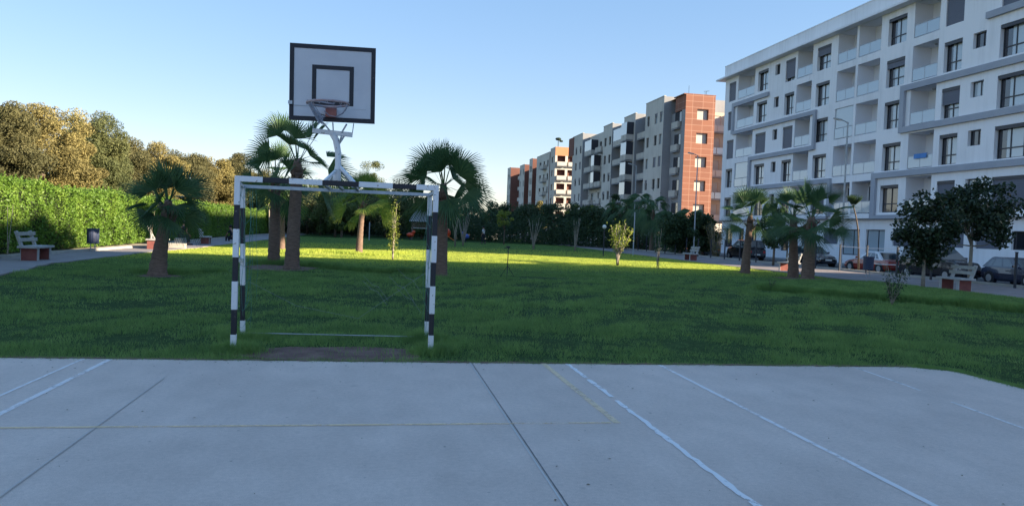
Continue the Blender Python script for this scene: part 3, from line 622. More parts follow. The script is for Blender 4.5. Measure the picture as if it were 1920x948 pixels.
# lower shop front under the first segment
FG=Face('x',40.35); go=[(101.8,103.4,.6,2.7,.2),(104.0,105.4,.6,2.7,.2)]; wall(mb,FG,101.4,108.7,-.2,3.3,go,1); allw+=[(FG,q) for q in go]
mb.face([(52,96,0),(52,151.5,0),(52,151.5,20.3),(52,96,20.3)],0)
mb.build('wall',['sand','dark_render','pale'],BB)
for Fq,(a,b,c,d,dep) in allw: window(Fq,BB,a+.01,b-.01,c+.01,d-.01,dep,rgw.choice([0,0,.3,1]) if Fq is FB else 0,'slide',rgw.choice(['dark_pane','dark_pane','curtain_pane']),box=False)
# balconies in the recessed stretches: slab, white parapet
def balcony(par,F,u0,u1,z,dout,glaze=False,pm='pale'):
    mb=MB(); F.blk(mb,u0,u1,z-.14,z,-dout,-.003); o=mb.build('balcony','dark_render',par)
    p=MB(); t=.08; n=2 if u1-u0>2.6 else 1
    for i in range(n):
        a=u0+(u1-u0)*i/n+.05; b=u0+(u1-u0)*(i+1)/n-.05; F.blk(p,a,b,z+.05,z+.92,-dout,-dout+t)
    F.blk(p,u0,u0+.05,z+.1,z+.9,-dout+t,-.01); F.blk(p,u1-.05,u1,z+.1,z+.9,-dout+t,-.01)
    p.build('parapet',pm,o)
    if glaze:
        g=MB(); F.blk(g,u0+.05,u1-.05,z+.94,z+2.9,-dout+.02,-dout+.06); F.blk(g,u0+.02,u0+.05,z+.94,z+2.9,-dout+.06,-.01,1); g.build('glazing',['curtain_pane','frame'],o)
for k in range(5):
    z=fl(k)-.15
    balcony(BB,FR,109.0,112.9,z,1.3)
    balcony(BB,FB,113.9,116.6,z,1.2,glaze=k in(1,2,3,4))
    balcony(BB,FR,119.2,124.6,z,1.45,glaze=(k==4))
    if k in(1,2,4): balcony(BB,FR,131.5,135.2,z,1.5,glaze=(k==3)); 
    if k in(1,2,3,4): balcony(BB,FR,138.2,142.8,z,1.4,glaze=(k==4))
    if k in(2,3): balcony(BB,FR,136.0,138.0,z,1.4,glaze=True)
# red tiled tower
TF=Face('y',96.0); tz=20.9; o=[]
for k in range(5): zt=19.0-3.25*k; o.append((42.7,44.35,zt-1.45,zt,.42))
mb=MB(); wall(mb,TF,41.0,45.3,-.2,tz,o,0)
TS=Face('x',41.0); mb.face([(41,96,18.9),(41,99.6,18.9),(41,99.6,tz),(41,96,tz)]); mb.box(40.7,45.35,95.98,99.6,tz,tz+.12)
mb.face([(45.3,96,0),(45.3,108,0),(45.3,108,tz),(45.3,96,tz)]); mb.face([(41,96,tz-.01),(45.3,96,tz-.01),(45.3,108,tz-.01),(41,108,tz-.01)])
tw=mb.build('tiled_tower','red_tiles',BB)
for q in o:
    mb=MB(); mb.box(q[0]+.05,q[1]-.05,96.36,96.40,q[2]+.03,q[3]-.03); mb.build('tower_shutter','pale',BB)
mb=MB(); mb.face([(41.25,97.2,0),(41.25,101.4,0),(41.25,101.4,18.9),(41.25,97.2,18.9)]); mb.box(41.0,41.3,96.02,97.2,0,18.9); mb.build('stair_wall','dark_render',BB)
TS2=Face('x',41.25)
for k in range(5):
    window(TS2,BB,97.6,99.9,fl(k)+.1,fl(k)+2.3,-.02,0,'slide','dark_pane','balcony_door',False)
    balcony(BB,TS2,98.0,100.3,fl(k)-.1,.5)
# set-back beige wing to the right of the tower, with balconies facing the sun
WF_=Face('y',101.0); mb=MB(); oo=[]
for k in range(6): oo.append((46.3,48.6,fl(k-1)+.1,fl(k-1)+2.4,.2))
wall(mb,WF_,45.31,52,-.2,19.6,oo,0); mb.build('beige_wing',mat('beige',(.50,.42,.33),(.57,.48,.38),.5,.85),BB)
for k,q in enumerate(oo):
    s=MB(); s.box(q[0],q[1],101.1,101.14,q[2],q[3]); s.build('balcony_blind','pale',BB)
    balcony(BB,WF_,45.5,49.6,q[2]-.15,1.3,pm='pale' if k%2 else 'rail_glass')
mb=MB(); mb.box(45.6,50,97.8,100.9,2.3,2.9); mb.box(45.4,49.8,97.7,98.0,2.9,3.5); mb.build('entrance_canopy','pale',BB)
mb=MB(); mb.box(39.9,43,150.6,154.6,17.5,21.3); mb.build('brown_corner','brown',BB)
mb=MB()
for x,y,h in ((41.6,96.6,1.3),(44.4,97.5,.8),(44.6,97.5,.9)): mb.tube([(x,y,tz),(x,y,tz+h)],.025,5)
mb.tube([(44.2,97.5,tz+.85),(45.0,97.5,tz+.95)],.03,5); mb.build('roof_aerial','frame',BB)
# ------------------------------------------------------------------ sunlit balcony building
BC=thing('apartment_building','cream corner building with sunlit balconies under an orange roof band','building',(0,0,0))
mb=MB(); SF=Face('y',167.0); LF=Face('x',40.0); ol=[]; os_=[]
for k in range(5): ol.append((168.5,170.5,fl(k)+.8,fl(k)+2.2,.2))
for k in range(5): os_+=[(40.5,42.4,fl(k)+.05,fl(k)+2.3,.9,2),(43.0,45.2,fl(k)+.05,fl(k)+2.3,.9,2)]
wall(mb,LF,167,172,0,21.0,ol,0); wall(mb,SF,40,46,0,19.0,os_,0); wall(mb,Face('y',167.0),40,46,19.0,21.0,[],1)
mb.face([(40,167,21),(60,167,21),(60,172,21),(40,172,21)]); mb.face([(46,167,0),(60,167,0),(60,167,21),(46,167,21)],0)
mb.build('wall',['pale',mat('orange_render',(.50,.21,.10),(.55,.25,.13),.5,.85),'brown'],BC)
for k in range(5):
    balcony(BC,SF,40.3,42.6,fl(k)-.05,.8); balcony(BC,SF,43.0,45.6,fl(k)-.05,.6)
    window(LF,BC,168.51,170.49,fl(k)+.81,fl(k)+2.19,.2,0,'slide','dark_pane',box=False)
mb=MB(); mb.tube([(40.8,168,21),(40.8,168,22.6)],.08,5); mb.sphere((40.8,168,22.9),.75,8,sz=.5); mb.sphere((41.6,168.4,22.5),.5,8,sz=.5); mb.build('rooftop_plant',mat('rooftop_green',(.02,.035,.02),rough=1),BC)
# ------------------------------------------------------------------ stepped dark brown row behind it
BD=thing('apartment_building','farthest stepped apartment row with dark brown end walls','building',(0,0,0))
mb=MB(); fw=[]
for a,b,zt,xo in ((172.7,187.1,20.3,40.0),(192.3,196.5,20.5,40.0),(202.9,210.0,19.8,40.0),(224.8,230.4,20.6,40.0)):
    Fd=Face('x',xo); u=[(a+.8,a+1.9),(b-1.9,b-.8)] if b-a<9 else [(a+1,a+2.5),(a+5,a+6.5),(a+9,a+11)]
    o=rows(u,18.6,1.6,5); wall(mb,Fd,a,b,0,zt,o,0); fw+=[(Fd,q) for q in o]
    mb.face([(xo,a,0),(xo+4.2,a,0),(xo+4.2,a,zt),(xo,a,zt)],1); mb.face([(xo,a,zt),(62,a,zt),(62,b,zt),(xo,b,zt)],0)
    mb.box(xo-.05,xo+.2,a,b,zt,zt+.12,2)
Fe=Face('x',43.0); o=rows([(189,190.6),(198.2,200),(212.5,215),(219,221)],18.6,2,5); wall(mb,Fe,172.7,230,0,18.9,o,0); fw+=[(Fe,q) for q in o]
mb.face([(43,172.7,18.9),(62,172.7,18.9),(62,230,18.9),(43,230,18.9)]); mb.face([(62,172,0),(62,230.4,0),(62,230.4,19),(62,172,19)])
mb.build('wall',['sand','brown','pale'],BD)
for Fq,(a,b,c,d,dep) in fw: window(Fq,BD,a+.01,b-.01,c+.01,d-.01,dep,0,'slide','dark_pane',box=False)
for k in range(5):
    balcony(BD,Fe,188,191.6,fl(k)-.1,1.6); balcony(BD,Fe,197.5,201.5,fl(k)-.1,1.6); balcony(BD,Face('x',40.0),175.5,179,fl(k)-.1,.9); balcony(BD,Fe,214,219,fl(k)-.1,1.8)
# ------------------------------------------------------------------ unseen blocks off to the right, added and shaped to cast the shade
BE=thing('apartment_building','added unseen neighbour block beyond the right edge, its sloping top shaped to cast the shade','building',(0,0,0))
prof=[(-60,-.3),(27,-.3),(27,3.85),(5,18.35),(2.4,18.6),(1.6,18.6),(1.6,20.3),(-60,20.3)]
mb=MB(); xa,xb=38.6,52.5
mb.face([(xa,y,z) for y,z in prof]); mb.face([(xb,y,z) for y,z in prof])
for a,b in zip(prof,prof[1:]+prof[:1]): mb.face([(xa,*a),(xb,*a),(xb,*b),(xa,*b)])
mb.build('wall','white_wall',BE)
bp_=[(27.99,15.5),(24,15.5),(21,16.1),(13,19.0),(11.5,21.3),(27.99,21.3)]  # unseen block across the gap, added to shade the hedge and far lawn
mb=MB(); mb.face([(38.61,y,z) for y,z in bp_]); mb.face([(43,y,z) for y,z in bp_])
for a,b in zip(bp_,bp_[1:]+bp_[:1]): mb.face([(38.61,*a),(43,*a),(43,*b),(38.61,*b)])
mb.build('shade_block','white_wall',BE)
for k in range(5):
    for i in range(7):
        mb=MB(); mb.box(38.54,38.62,-55+i*7,-53+i*7,4.3+k*3.3,6+k*3.3); mb.build('window','frame',BE)
# ================================================================== GOAL AND HOOP
def bands(a,b,cuts,wd,name,par,first=0):
    """banded square post from a to b; cuts = fractions where the colour changes"""
    mb=MB(); a=Vector(a); b=Vector(b); c=[0]+list(cuts)+[1]
    for i in range(len(c)-1):
        q=wd*(1 if (i+first)%2==0 else .93); mb.beam(a.lerp(b,c[i]),a.lerp(b,c[i+1]),q,q,(i+first)%2,up=(0,1,0))
    return mb.build(name,['white_paint','black'],par,bevel=.004)
GO=thing('goal_frame','small handball goal frame with peeling black and white bands at the court edge','goal',(-.43,8.95,0))
o=Vector((-.43,8.95,0)); L=lambda x,y,z:(x-o.x,y-o.y,z)
xl,xr,yf,yb,ht=-1.58,.69,8.95,9.98,1.965
bands(L(xl,yf,ht-.03),L(xl,yf,-.03),[c/817 for c in(112,227,362,477,612,732)],.063,'front_post',GO)
bands(L(xr,yf,ht-.03),L(xr,yf,-.03),[c/795 for c in(105,220,350,465,600,705)],.063,'front_post',GO)
bands(L(xl-.03,yf,ht),L(xr+.03,yf,ht),[c/962 for c in(127,247,402,574,737,852)],.064,'crossbar',GO)
bands(L(xl-.12,yb,ht-.06),L(xl-.07,yb,-.03),[c/745 for c in(100,275,480,655)],.058,'rear_post',GO)
bands(L(xr-.0,yb,ht-.06),L(xr+.02,yb,-.03),[c/745 for c in(100,275,470,645)],.058,'rear_post',GO)
mb=MB(); mb.beam(L(xl-.15,yb,ht-.04),L(xr+.03,yb,ht-.04),.042,.042); mb.build('rear_crossbar','steel',GO)
for x,x2 in ((xl,xl-.12),(xr,xr)):
    mb=MB(); mb.beam(L(x,yf,ht-.045),L(x2,yb,ht-.045),.04,.035,0); mb.build('side_brace','steel',GO)
mb=MB(); mb.beam(L(xl,yf+.03,1.03),L(xl-.10,yb,.98),.03,.05); mb.build('side_bracket','white_paint',GO)
mb=MB(); mb.tube([L(xl-.08,yb,.045),L(xl*.3,yb,.03),L(xr-.05,yb,.02)],.008,6); mb.build('ground_bar','galv',GO)
rg=random.Random(9)
for side,(x0,y0_,nn) in enumerate(((xl+.02,yf+.05,9),(xr-.02,yf+.05,6))):
    mb=MB()
    for k in range(nn):
        t=k/nn; x=x0+rg.uniform(-.02,.05)*(1 if side==0 else -1); y=y0_+t*(yb-yf-.1); z=ht-.08
        pts=[L(x,y,z)]
        for j in range(9): x+=rg.uniform(-.02,.02); y+=rg.uniform(-.03,.03); z-=rg.uniform(.10,.24); pts.append(L(x,y,max(z,.05)))
        mb.tube(pts,.0022,3)
    for k in range(7):
        z=ht-.2-k*.25+rg.uniform(-.05,.05); mb.tube([L(x0,y0_,z),L(x0,y0_+.4,z-rg.uniform(.05,.12)),L(x0,yb-.03,z)],.002,3)
    mb.build('net_remnant','twine',GO)
mb=MB()
for k in range(5):
    x=rg.uniform(-.2,.5); z=rg.uniform(.5,.95); mb.tube([L(x,yb,z),L(x+.12,yb+.05,z-.12),L(x+.2,yb-.03,z-.14),L(x+.33,yb,z-.32)],.0016,3)
mb.tube([L(xl,yb,.7),L(-1.0,yb+.06,.4),L(-.2,yb+.03,.25),L(xr,yb,.9)],.0016,3)
mb.build('torn_net','twine_pale',GO)
# ------------------------------------------------------------------ basketball hoop, standing on the goal
YB=9.32
HB=thing('basketball_hoop','basketball backboard and hoop on a bent white pole, mounted above the goal','hoop',(0,0,0))
p1=atY(545,83,YB); p2=atY(705,91,YB); p3=atY(700,232,YB); p4=atY(543,222,YB)
ctr=(p1+p2+p3+p4)/4; W=((p2-p1).length+(p3-p4).length)/2; Hh=((p1-p4).length+(p2-p3).length)/2; tilt=math.atan2((p2-p1).z,(p2-p1).x)*.5+math.atan2((p3-p4).z,(p3-p4).x)*.5
BT=Matrix.Translation(ctr)@Matrix.Rotation(-tilt,4,'Y')
mb=MB(); mb.box(-W/2,W/2,0,.022,-Hh/2,Hh/2,T=BT); bd=mb.build('backboard','board_white',HB)
def frame_(mb,u0,u1,v0,v1,t,y0,y1):
    for q in ((u0,u1,v0,v0+t),(u0,u1,v1-t,v1),(u0,u0+t,v0+t,v1-t),(u1-t,u1,v0+t,v1-t)): mb.box(q[0],q[1],y0,y1,q[2],q[3],T=BT)
mb=MB(); frame_(mb,-W/2-.008,W/2+.008,-Hh/2-.008,Hh/2+.008,.052,-.006,.03); mb.build('border','black',bd)
mb=MB(); frame_(mb,-.245*W,.248*W,-.29*Hh,.24*Hh,.050,-.004,-.0005); mb.build('target_square','black',bd)
mb=MB(); mb.box(-W/2-.012,-.2*W,-.006,-.003,-.318*Hh,-.308*Hh,T=BT); mb.box(.12*W,.40*W,-.005,-.003,-.330*Hh,-.326*Hh,T=BT); mb.build('scratch_line','galv',bd)
mb=MB(); mb.box(-W/2-.02,-W/2+.03,-.012,-.002,-.30*Hh,-.255*Hh,T=BT); mb.build('bolt_plate','steel',bd)
# rear stiffeners
mb=MB()
for u in(-.3*W,0,.3*W): mb.box(u-.02,u+.02,.022,.05,-Hh*.45,Hh*.45,T=BT)
mb.build('stiffener','galv',bd)
rc=atY(615,194,YB-.40); RR=.235
mb=MB(); n=36; ring=[(rc.x+RR*math.cos(t),rc.y+RR*math.sin(t),rc.z+.006*math.cos(t)) for t in [2*math.pi*i/n for i in range(n+1)]]
mb.tube(ring,.0135,8); mb.build('rim',mat('rim_metal',(.42,.36,.38),(.34,.20,.19),14,.5),HB,smooth=True)
M['rimsup']=mat('support_metal',(.38,.38,.43),(.28,.26,.30),12,.5); br=atY(621,211,YB-.02)
mb=MB(); mb.box(br.x-.065,br.x+.065,YB-.075,YB-.008,br.z-.06,br.z+.05); mb.build('rim_bracket',mat('bracket_red',(.30,.10,.09),(.40,.16,.13),12,.7),HB,bevel=.006)
mb=MB()
for s in(-1,1):
    mb=MB(); mb.tube([(br.x+s*.05,YB-.06,br.z+.045),(rc.x+s*.10,rc.y+.15,rc.z-.01),(rc.x+s*.16,rc.y+.17,rc.z)],.009,6)
    mb.tube([(br.x+s*.06,YB-.04,br.z-.05),(rc.x+s*.17,rc.y+.08,rc.z-.09),(rc.x+s*.215,rc.y+.02,rc.z-.005)],.008,6); mb.build('rim_support','rimsup',HB,smooth=True)
mb=MB()
for k in range(9):
    t=math.pi*(1.05+.9*k/8)+0.; x=rc.x+RR*math.cos(t); y=rc.y+RR*math.sin(t); mb.tube([(x-.012,y,rc.z-.012),(x,y,rc.z-.04),(x+.012,y,rc.z-.012)],.004,5)
mb.build('net_hooks','rimsup',HB); mb=MB(); mb.tube([(rc.x-RR,rc.y,rc.z+.02),(rc.x-.1,rc.y+.2,rc.z+.045),(rc.x+.05,rc.y+.28,rc.z+.04)],.010,6)
mb.build('rim_spring','rimsup',HB,smooth=True)
# torn net bunched on the left of the rim, one loop on the right
rg=random.Random(4); mb=MB()
for k in range(16):
    t=math.pi+rg.uniform(-.55,.75); x=rc.x+RR*math.cos(t)+.01; y=rc.y+RR*math.sin(t); z=rc.z-.01; pts=[(x,y,z)]
    e=atY(603,233,rc.y); ex=e.x+rg.uniform(-.028,.03); ez=e.z+rg.uniform(-.01,.06)
    for j in range(1,6): f=j/5; pts.append((x+(ex-x)*f+rg.uniform(-.009,.009),y+(rc.y-.06-y)*f+rg.uniform(-.01,.01),z+(ez-z)*f))
    mb.tube(pts,.0065,4)
mb.build('net',mat('net_grey',(.20,.22,.28),(.32,.34,.40),30,.9),HB)
mb=MB(); q=[atY(x,y,rc.y-.05) for x,y in ((652,198),(648,207),(640,214),(630,219),(618,217),(608,208))]; mb.tube(q,.0055,5); q=[atY(x,y,rc.y+.05) for x,y in ((590,198),(600,214),(608,222))]; mb.tube(q,.004,5); mb.build('net_cord',mat('cord_grey',(.22,.23,.28),rough=.9),HB)
# frame under the board and the bent pole
YP=9.45
def P_(x,y,Y=YP): return tuple(atY(x,y,Y))
mb=MB(); mb.beam(P_(586,245),P_(661,253),.05,.055); mb.build('cross_bracket','white_paint',HB,bevel=.004)
mb=MB(); mb.tube([P_(588,245),P_(586,232),P_(587,226,YB+.05)],.006,5); mb.tube([P_(660,254),P_(662,240),P_(663,232,YB+.05)],.006,5)
for a,b in (((606,230),(620,247)),((624,230),(625,248)),((650,233),(638,253)),((640,256),(636,270))): mb.tube([P_(a[0],a[1],YB+.04),P_(*b)],.011 if a[0]!=624 else .008,6)
mb.tube([P_(648,250),P_(641,262),P_(632,275)],.012,6)
mb.build('board_strut','steel',HB)
mb=MB(); mb.tube([P_(623,250),P_(630,262),P_(634,285),P_(634,310),P_(632,328),P_(631,345)],[.040,.040,.037,.037,.048,.055],10); mb.build('pole','white_paint',HB,smooth=True)
for a,b,Y in (((632,318),(605,343),yf+.02),((637,312),(667,345),yf+.02),((632,318),(612,349),yb),((637,312),(662,350),yb)):
    mb=MB(); mb.beam(P_(*a),tuple(atY(b[0],b[1],Y)),.03,.03); mb.build('leg','white_paint',HB)
for x in(605,632,664):
    a=atY(x,345,yf); mb=MB(); mb.beam((a.x,yf,ht-.01),(a.x+.02,yb,ht-.02),.035,.03); mb.build('base_rail','galv',HB)
# ================================================================== PALMS
palm('short dark fan palm with a swollen leaning trunk, left of the goal',gnd(295,514),1.7,.25,.14,1.95,24,.48,.76,1,lean=(.22,0),seg=24,elmin=-.75)
palm('tallest fan palm, thick ringed trunk seen through the goal under the backboard',gnd(547,503),3.05,.245,.18,3.5,18,.9,1.0,2,lean=(.08,0),seg=26,elmin=-.75,droop=.3)
palm('dark fan palm with a slimmer trunk just left of the tallest palm',gnd(513,494),2.75,.22,.165,3.0,17,.7,.85,3,lean=(.0,0),seg=24,elmin=-.9)
palm('dense dark fan palm whose trunk stands behind the right goal post',gnd(826,514),2.35,.22,.17,2.9,25,.66,.98,4,lean=(.0,0),seg=27,elmin=-.9)
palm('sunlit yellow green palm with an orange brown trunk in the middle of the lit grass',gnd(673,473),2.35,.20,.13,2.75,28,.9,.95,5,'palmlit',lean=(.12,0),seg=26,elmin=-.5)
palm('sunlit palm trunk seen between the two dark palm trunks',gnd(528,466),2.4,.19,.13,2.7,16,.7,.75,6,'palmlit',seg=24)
palm('dark palm at the far right end of the sunlit strip, by the dark car',gnd(1397,511),2.2,.23,.14,2.65,18,.65,.75,7,lean=(.12,0),seg=26,elmin=-.6)
palm('stout dark palm with a spreading crown, nearer of the right hand pair',gnd(1514,523),2.15,.27,.20,2.5,21,.8,.95,8,lean=(.05,0),seg=28,elmin=-.7)
palm('dark palm leaning against the stout one on its left',gnd(1487,518),2.2,.24,.16,2.6,18,.7,.8,9,lean=(-.05,.1),seg=26,elmin=-.7)
GP='drooping dark palms along the promenade'
for i,(px,Y,h,l) in enumerate(((1160,74,5.1,'leftmost drooping promenade palm, left of the slim lamp pole'),(1196,70,5.4,'drooping promenade palm directly behind the slim lamp pole'),(1222,66,4.9,'drooping promenade palm in front of the sand grey wall'),(1296,62,3.5,'low drooping palm under the red tiled tower'),(1262,64,3.3,'low dark palm left of the street lamp by the red tower'))):
    b=atY(px,455,Y); palm(l,(b.x,Y,0),h*.72,.26,.15,h*.8,22,1.0,1.25,20+i,seg=18,elmin=-1.0,elmax=1.2,group=GP,droop=.9)
# slim curved palm by the lamp
T=thing('palm_tree','slim palm with a curved bare stem and folded tuft before the white building','palm tree',(25.35,35.6,-.02)); 
ax=lambda px,py:(atY(px,py,35.6)-Vector((25.35,35.6,0)))
mb=MB(); mb.tube([(ax(1610,505).x,0,0)]+[tuple(ax(a,b)) for a,b in((1610,470),(1609,430),(1605,405),(1600,385))],[.06,.05,.042,.036,.03],8); mb.build('trunk','bark',T,smooth=True)
V=[];Q=[];rng=np.random.default_rng(31); t0=ax(1600,386)
for k in range(16): fan_leaf(V,Q,rng,tuple(t0-Vector((0,0,.1))),rng.uniform(0,6.28),rng.uniform(1.0,1.5),.2,.62,12,.9,.2)
npmesh('crown',np.array(V),np.array(Q),'dark_leaf',T)
# ================================================================== HEDGE
rng=np.random.default_rng(21); H=thing('hedge','tall clipped green hedge along the left path','hedge',(-12.4,60,0))
def hx(y): return np.interp(y,[14,36,46,98],[-12.55,-11.95,-12.2,-12.0])
def htop(y): return 2.42+.10*np.sin(y*.7)+.07*np.sin(y*2.3+1)+.04*np.sin(y*5.1)
cen=[]
for y0,y1,n in ((14,34,34000),(34,60,34000),(60,97,22000)):
    y=rng.uniform(y0,y1,n); f=rng.random(n)<.68
    bump=.10*np.sin(y*1.9+3)*np.sin(y*.63)+.05*np.sin(y*7)
    z=np.where(f,rng.uniform(.05,1,n)*htop(y),htop(y)+rng.normal(0,.05,n)); x=np.where(f,hx(y)+bump+rng.normal(0,.06,n),hx(y)+bump-rng.uniform(0,1.3,n))
    x+=np.where(f,-.12*(z/2.4)**3+.05*np.sin(z*4+y*3),0); cen.append(np.stack([x+12.4,y-60,z],1))
n=2600; y=rng.uniform(14,97,n); cen.append(np.stack([hx(y)-rng.uniform(0,1,n)+12.4,y-60,htop(y)+rng.uniform(.02,.22,n)],1))
cen=np.concatenate(cen); leafobj('foliage',rng,cen[:34000],.10,'hedge',H,.5,-.5); leafobj('foliage',rng,cen[34000:],.12,'hedge',H,.55,-.4)
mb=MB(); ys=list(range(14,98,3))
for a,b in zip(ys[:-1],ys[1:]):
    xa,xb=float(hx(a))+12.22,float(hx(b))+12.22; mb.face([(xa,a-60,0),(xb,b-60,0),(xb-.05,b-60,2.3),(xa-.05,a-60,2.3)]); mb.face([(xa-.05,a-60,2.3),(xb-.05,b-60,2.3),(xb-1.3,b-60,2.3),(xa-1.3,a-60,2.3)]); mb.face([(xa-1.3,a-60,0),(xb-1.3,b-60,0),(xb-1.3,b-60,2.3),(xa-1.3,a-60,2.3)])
mb.build('dark_core','hedgecore',H)  # solid dark core added behind the leaves to block light
# ================================================================== TREES
def T_(label,px,Y,pytop,wpx,leaf,seed,nk=26,nl=220,size=.14,zlow=.35,group=None,tr=.12,droop=0,width=.5,rc=None,shell=.4,bark='bark',name='tree',cat='tree'):
    c=atY(px,450,Y); top=atY(px,pytop,Y).z; dist=Y*.98+c.x*.18; rx_=wpx/2/FPX*dist; zc=top*(1+zlow)/2; rz=top*(1-zlow)/2
    return tree(name,label,(c.x,Y,0),top,(0,0,zc),(rx_,rx_*.9,rz),leaf,nk,nl,size,seed,tr,bark,group,cat,rc or max(.35,min(rx_,rz)*.42),droop,width,shell=shell)
GE='wispy ochre trees behind the hedge'
for i,(px,Y,top,wd,lf,l) in enumerate((
 (2,46,172,110,'euc_olive','grey green tree at the left edge of the photo, behind the hedge'),
 (78,50,186,200,'euc_ochre','big golden ochre tree with a dark hollow showing its limbs, behind the hedge'),
 (160,55,212,120,'euc_green','olive green tree on the right shoulder of the big golden one'),
 (188,60,262,80,'euc_green','lower green tree sloping down to the dip in the tree line'),
 (244,84,262,76,'euc_olive','first round topped tree right of the dip in the tree line'),
 (300,88,278,84,'euc_ochre','ochre tree behind the crown of the short left palm'),
 (352,92,284,84,'euc_olive','brownish olive tree right of the short left palm'),
 (400,96,290,80,'euc_ochre','ochre tree directly left of the goal'),
 (440,99,288,66,'euc_olive','thin topped tree behind the left goal post'),
 (488,104,318,84,'euc_olive','olive tree behind the two dark palm trunks'))):
    k=105 if i<4 else 80
    T_(l,px,Y,top,wd*1.12,lf,100+i,k,720,.17 if i<4 else .24,.10,GE,.2,.6,.30,shell=.35,rc=.72 if i<4 else .95)
GM='trees at the far end of the lawn'
L_=[(545,98,336,120,'mid_leaf','leafy tree filling the gap left of the tallest palm trunk'),
 (690,96,344,120,'mid_leaf','broad green tree behind the sunlit palm crown'),
 (745,92,350,100,'euc_green','olive green tree behind the leaf wrapped stem'),
 (600,94,344,110,'euc_green','olive green tree left of the sunlit palm'),
 (500,100,338,70,'dark_leaf','dark tree low behind the left goal post'),
 (575,96,330,120,'mid_leaf','green tree behind the tallest palm trunk'),
 (628,84,350,70,'mid_leaf','leafy green tree just left of the sunlit palm crown'),
 (530,88,352,70,'dark_leaf','dark tree between the two dark palm trunks'),
 (790,90,372,56,'mid_leaf','green tree hidden behind the right goal post'),
 (605,100,340,90,'euc_green','yellowish tree right of the tallest palm trunk'),
 (660,98,350,90,'dark_leaf','dark round tree behind the sunlit palm'),
 (640,80,368,44,'mid_leaf','small green tree left of the sunlit palm'),
 (697,135,303,44,'euc_green','tall narrow distant tree rising above the crossbar'),
 (722,94,356,84,'dark_leaf','dark tree between the sunlit palm and the right goal post'),
 (762,104,366,76,'euc_ochre','pale brownish tree beside the play tower'),
 (846,100,392,52,'dark_leaf','dark tree right of the palm behind the right goal post'),
 (882,96,388,50,'dark_leaf','low dark tree under the gap of open sky'),
 (918,92,384,54,'dark_leaf','dark bushy tree left of the tripod'),
 (955,96,376,52,'dark_leaf','dark tree behind the tripod, below the dark red end wall'),
 (992,92,378,52,'dark_leaf','dark tree right of the tripod, below the stepped row'),
 (1012,104,370,26,'euc_ochre','tan topped tree below the cream corner building'),
 (1038,86,378,60,'dark_leaf','dark broad tree below the cream corner building'),
 (1076,84,380,52,'dark_leaf','dark tree below the left end of the sand grey building'),
 (1072,108,372,26,'yel_leaf','slender sunlit yellow tree top among the dark trees'),
 (1098,106,368,22,'yel_leaf','second slender sunlit tree top, nearer the building'),
 (1112,78,378,56,'dark_leaf','dark tree left of the drooping promenade palms'),
 (1140,80,366,44,'dark_leaf','dark tree among the drooping promenade palms'),
 (1180,84,380,60,'dark_leaf','dark bushy tree below the glazed bay'),
 (1275,58,398,64,'dark_leaf','dark bushy tree in front of the red tower base'),
 (1318,60,392,46,'dark_leaf','dark tree right of the street lamp by the red tower')]
for i,(px,Y,top,wd,lf,l) in enumerate(L_):
    T_(l,px,Y,top,wd*1.25,lf,200+i,28,330,.24,.04,GM,.12,shell=.25)
T_('low branch tree with sunlit yellow green leaves at the far end of the lawn',945,74,394,44,'yel_leaf',260,12,110,.14,.55,GM,.06)
# low dark undergrowth closing the far edge
rng=np.random.default_rng(77); cen=[]
for px,Y in [(470+i*16,100+3*math.sin(i)) for i in range(28)]+[(822+i*13,92-i*.75) for i in range(34)]:
    c=atY(px,450,Y); q=rng.normal(size=(620,3))*[1.0,.8,.55]; q[:,2]=np.abs(q[:,2])*1.5; q[:,2]*=(1.0 if px<800 else 1.9); cen.append(q+[c.x,Y,.1])
tag(leafobj('undergrowth',rng,np.concatenate(cen),.24,'dark_leaf'),'dark shrubs filling the far edge of the park',None,kind='stuff'); 
mb=MB(); a=atY(455,450,104); b=atY(940,450,101)
mb.box(a.x,b.x,103.8,104.1,0,1.9); tag(mb.build('boundary_wall','dark_render'),'low dark boundary wall behind the far trees','wall')
T_('broad leaved fig tree with a pale trunk behind the right bench',1822,25.6,340,150,'fig_leaf',301,42,135,.17,.38,None,.07,bark='palebark',rc=.55,width=.6)
T_('smaller fig tree left of the one behind the right bench',1735,23.6,366,104,'fig_leaf',302,34,130,.16,.28,None,.06,bark='palebark',rc=.5,width=.6)
T_('bushy young tree between the two groups of right hand palms',1452,40,388,64,'dark_leaf',303,18,160,.17,.3,None,.06)
T_('slender leaning young tree behind the stout palm',1477,41,412,44,'dark_leaf',304,12,140,.15,.3,None,.05)
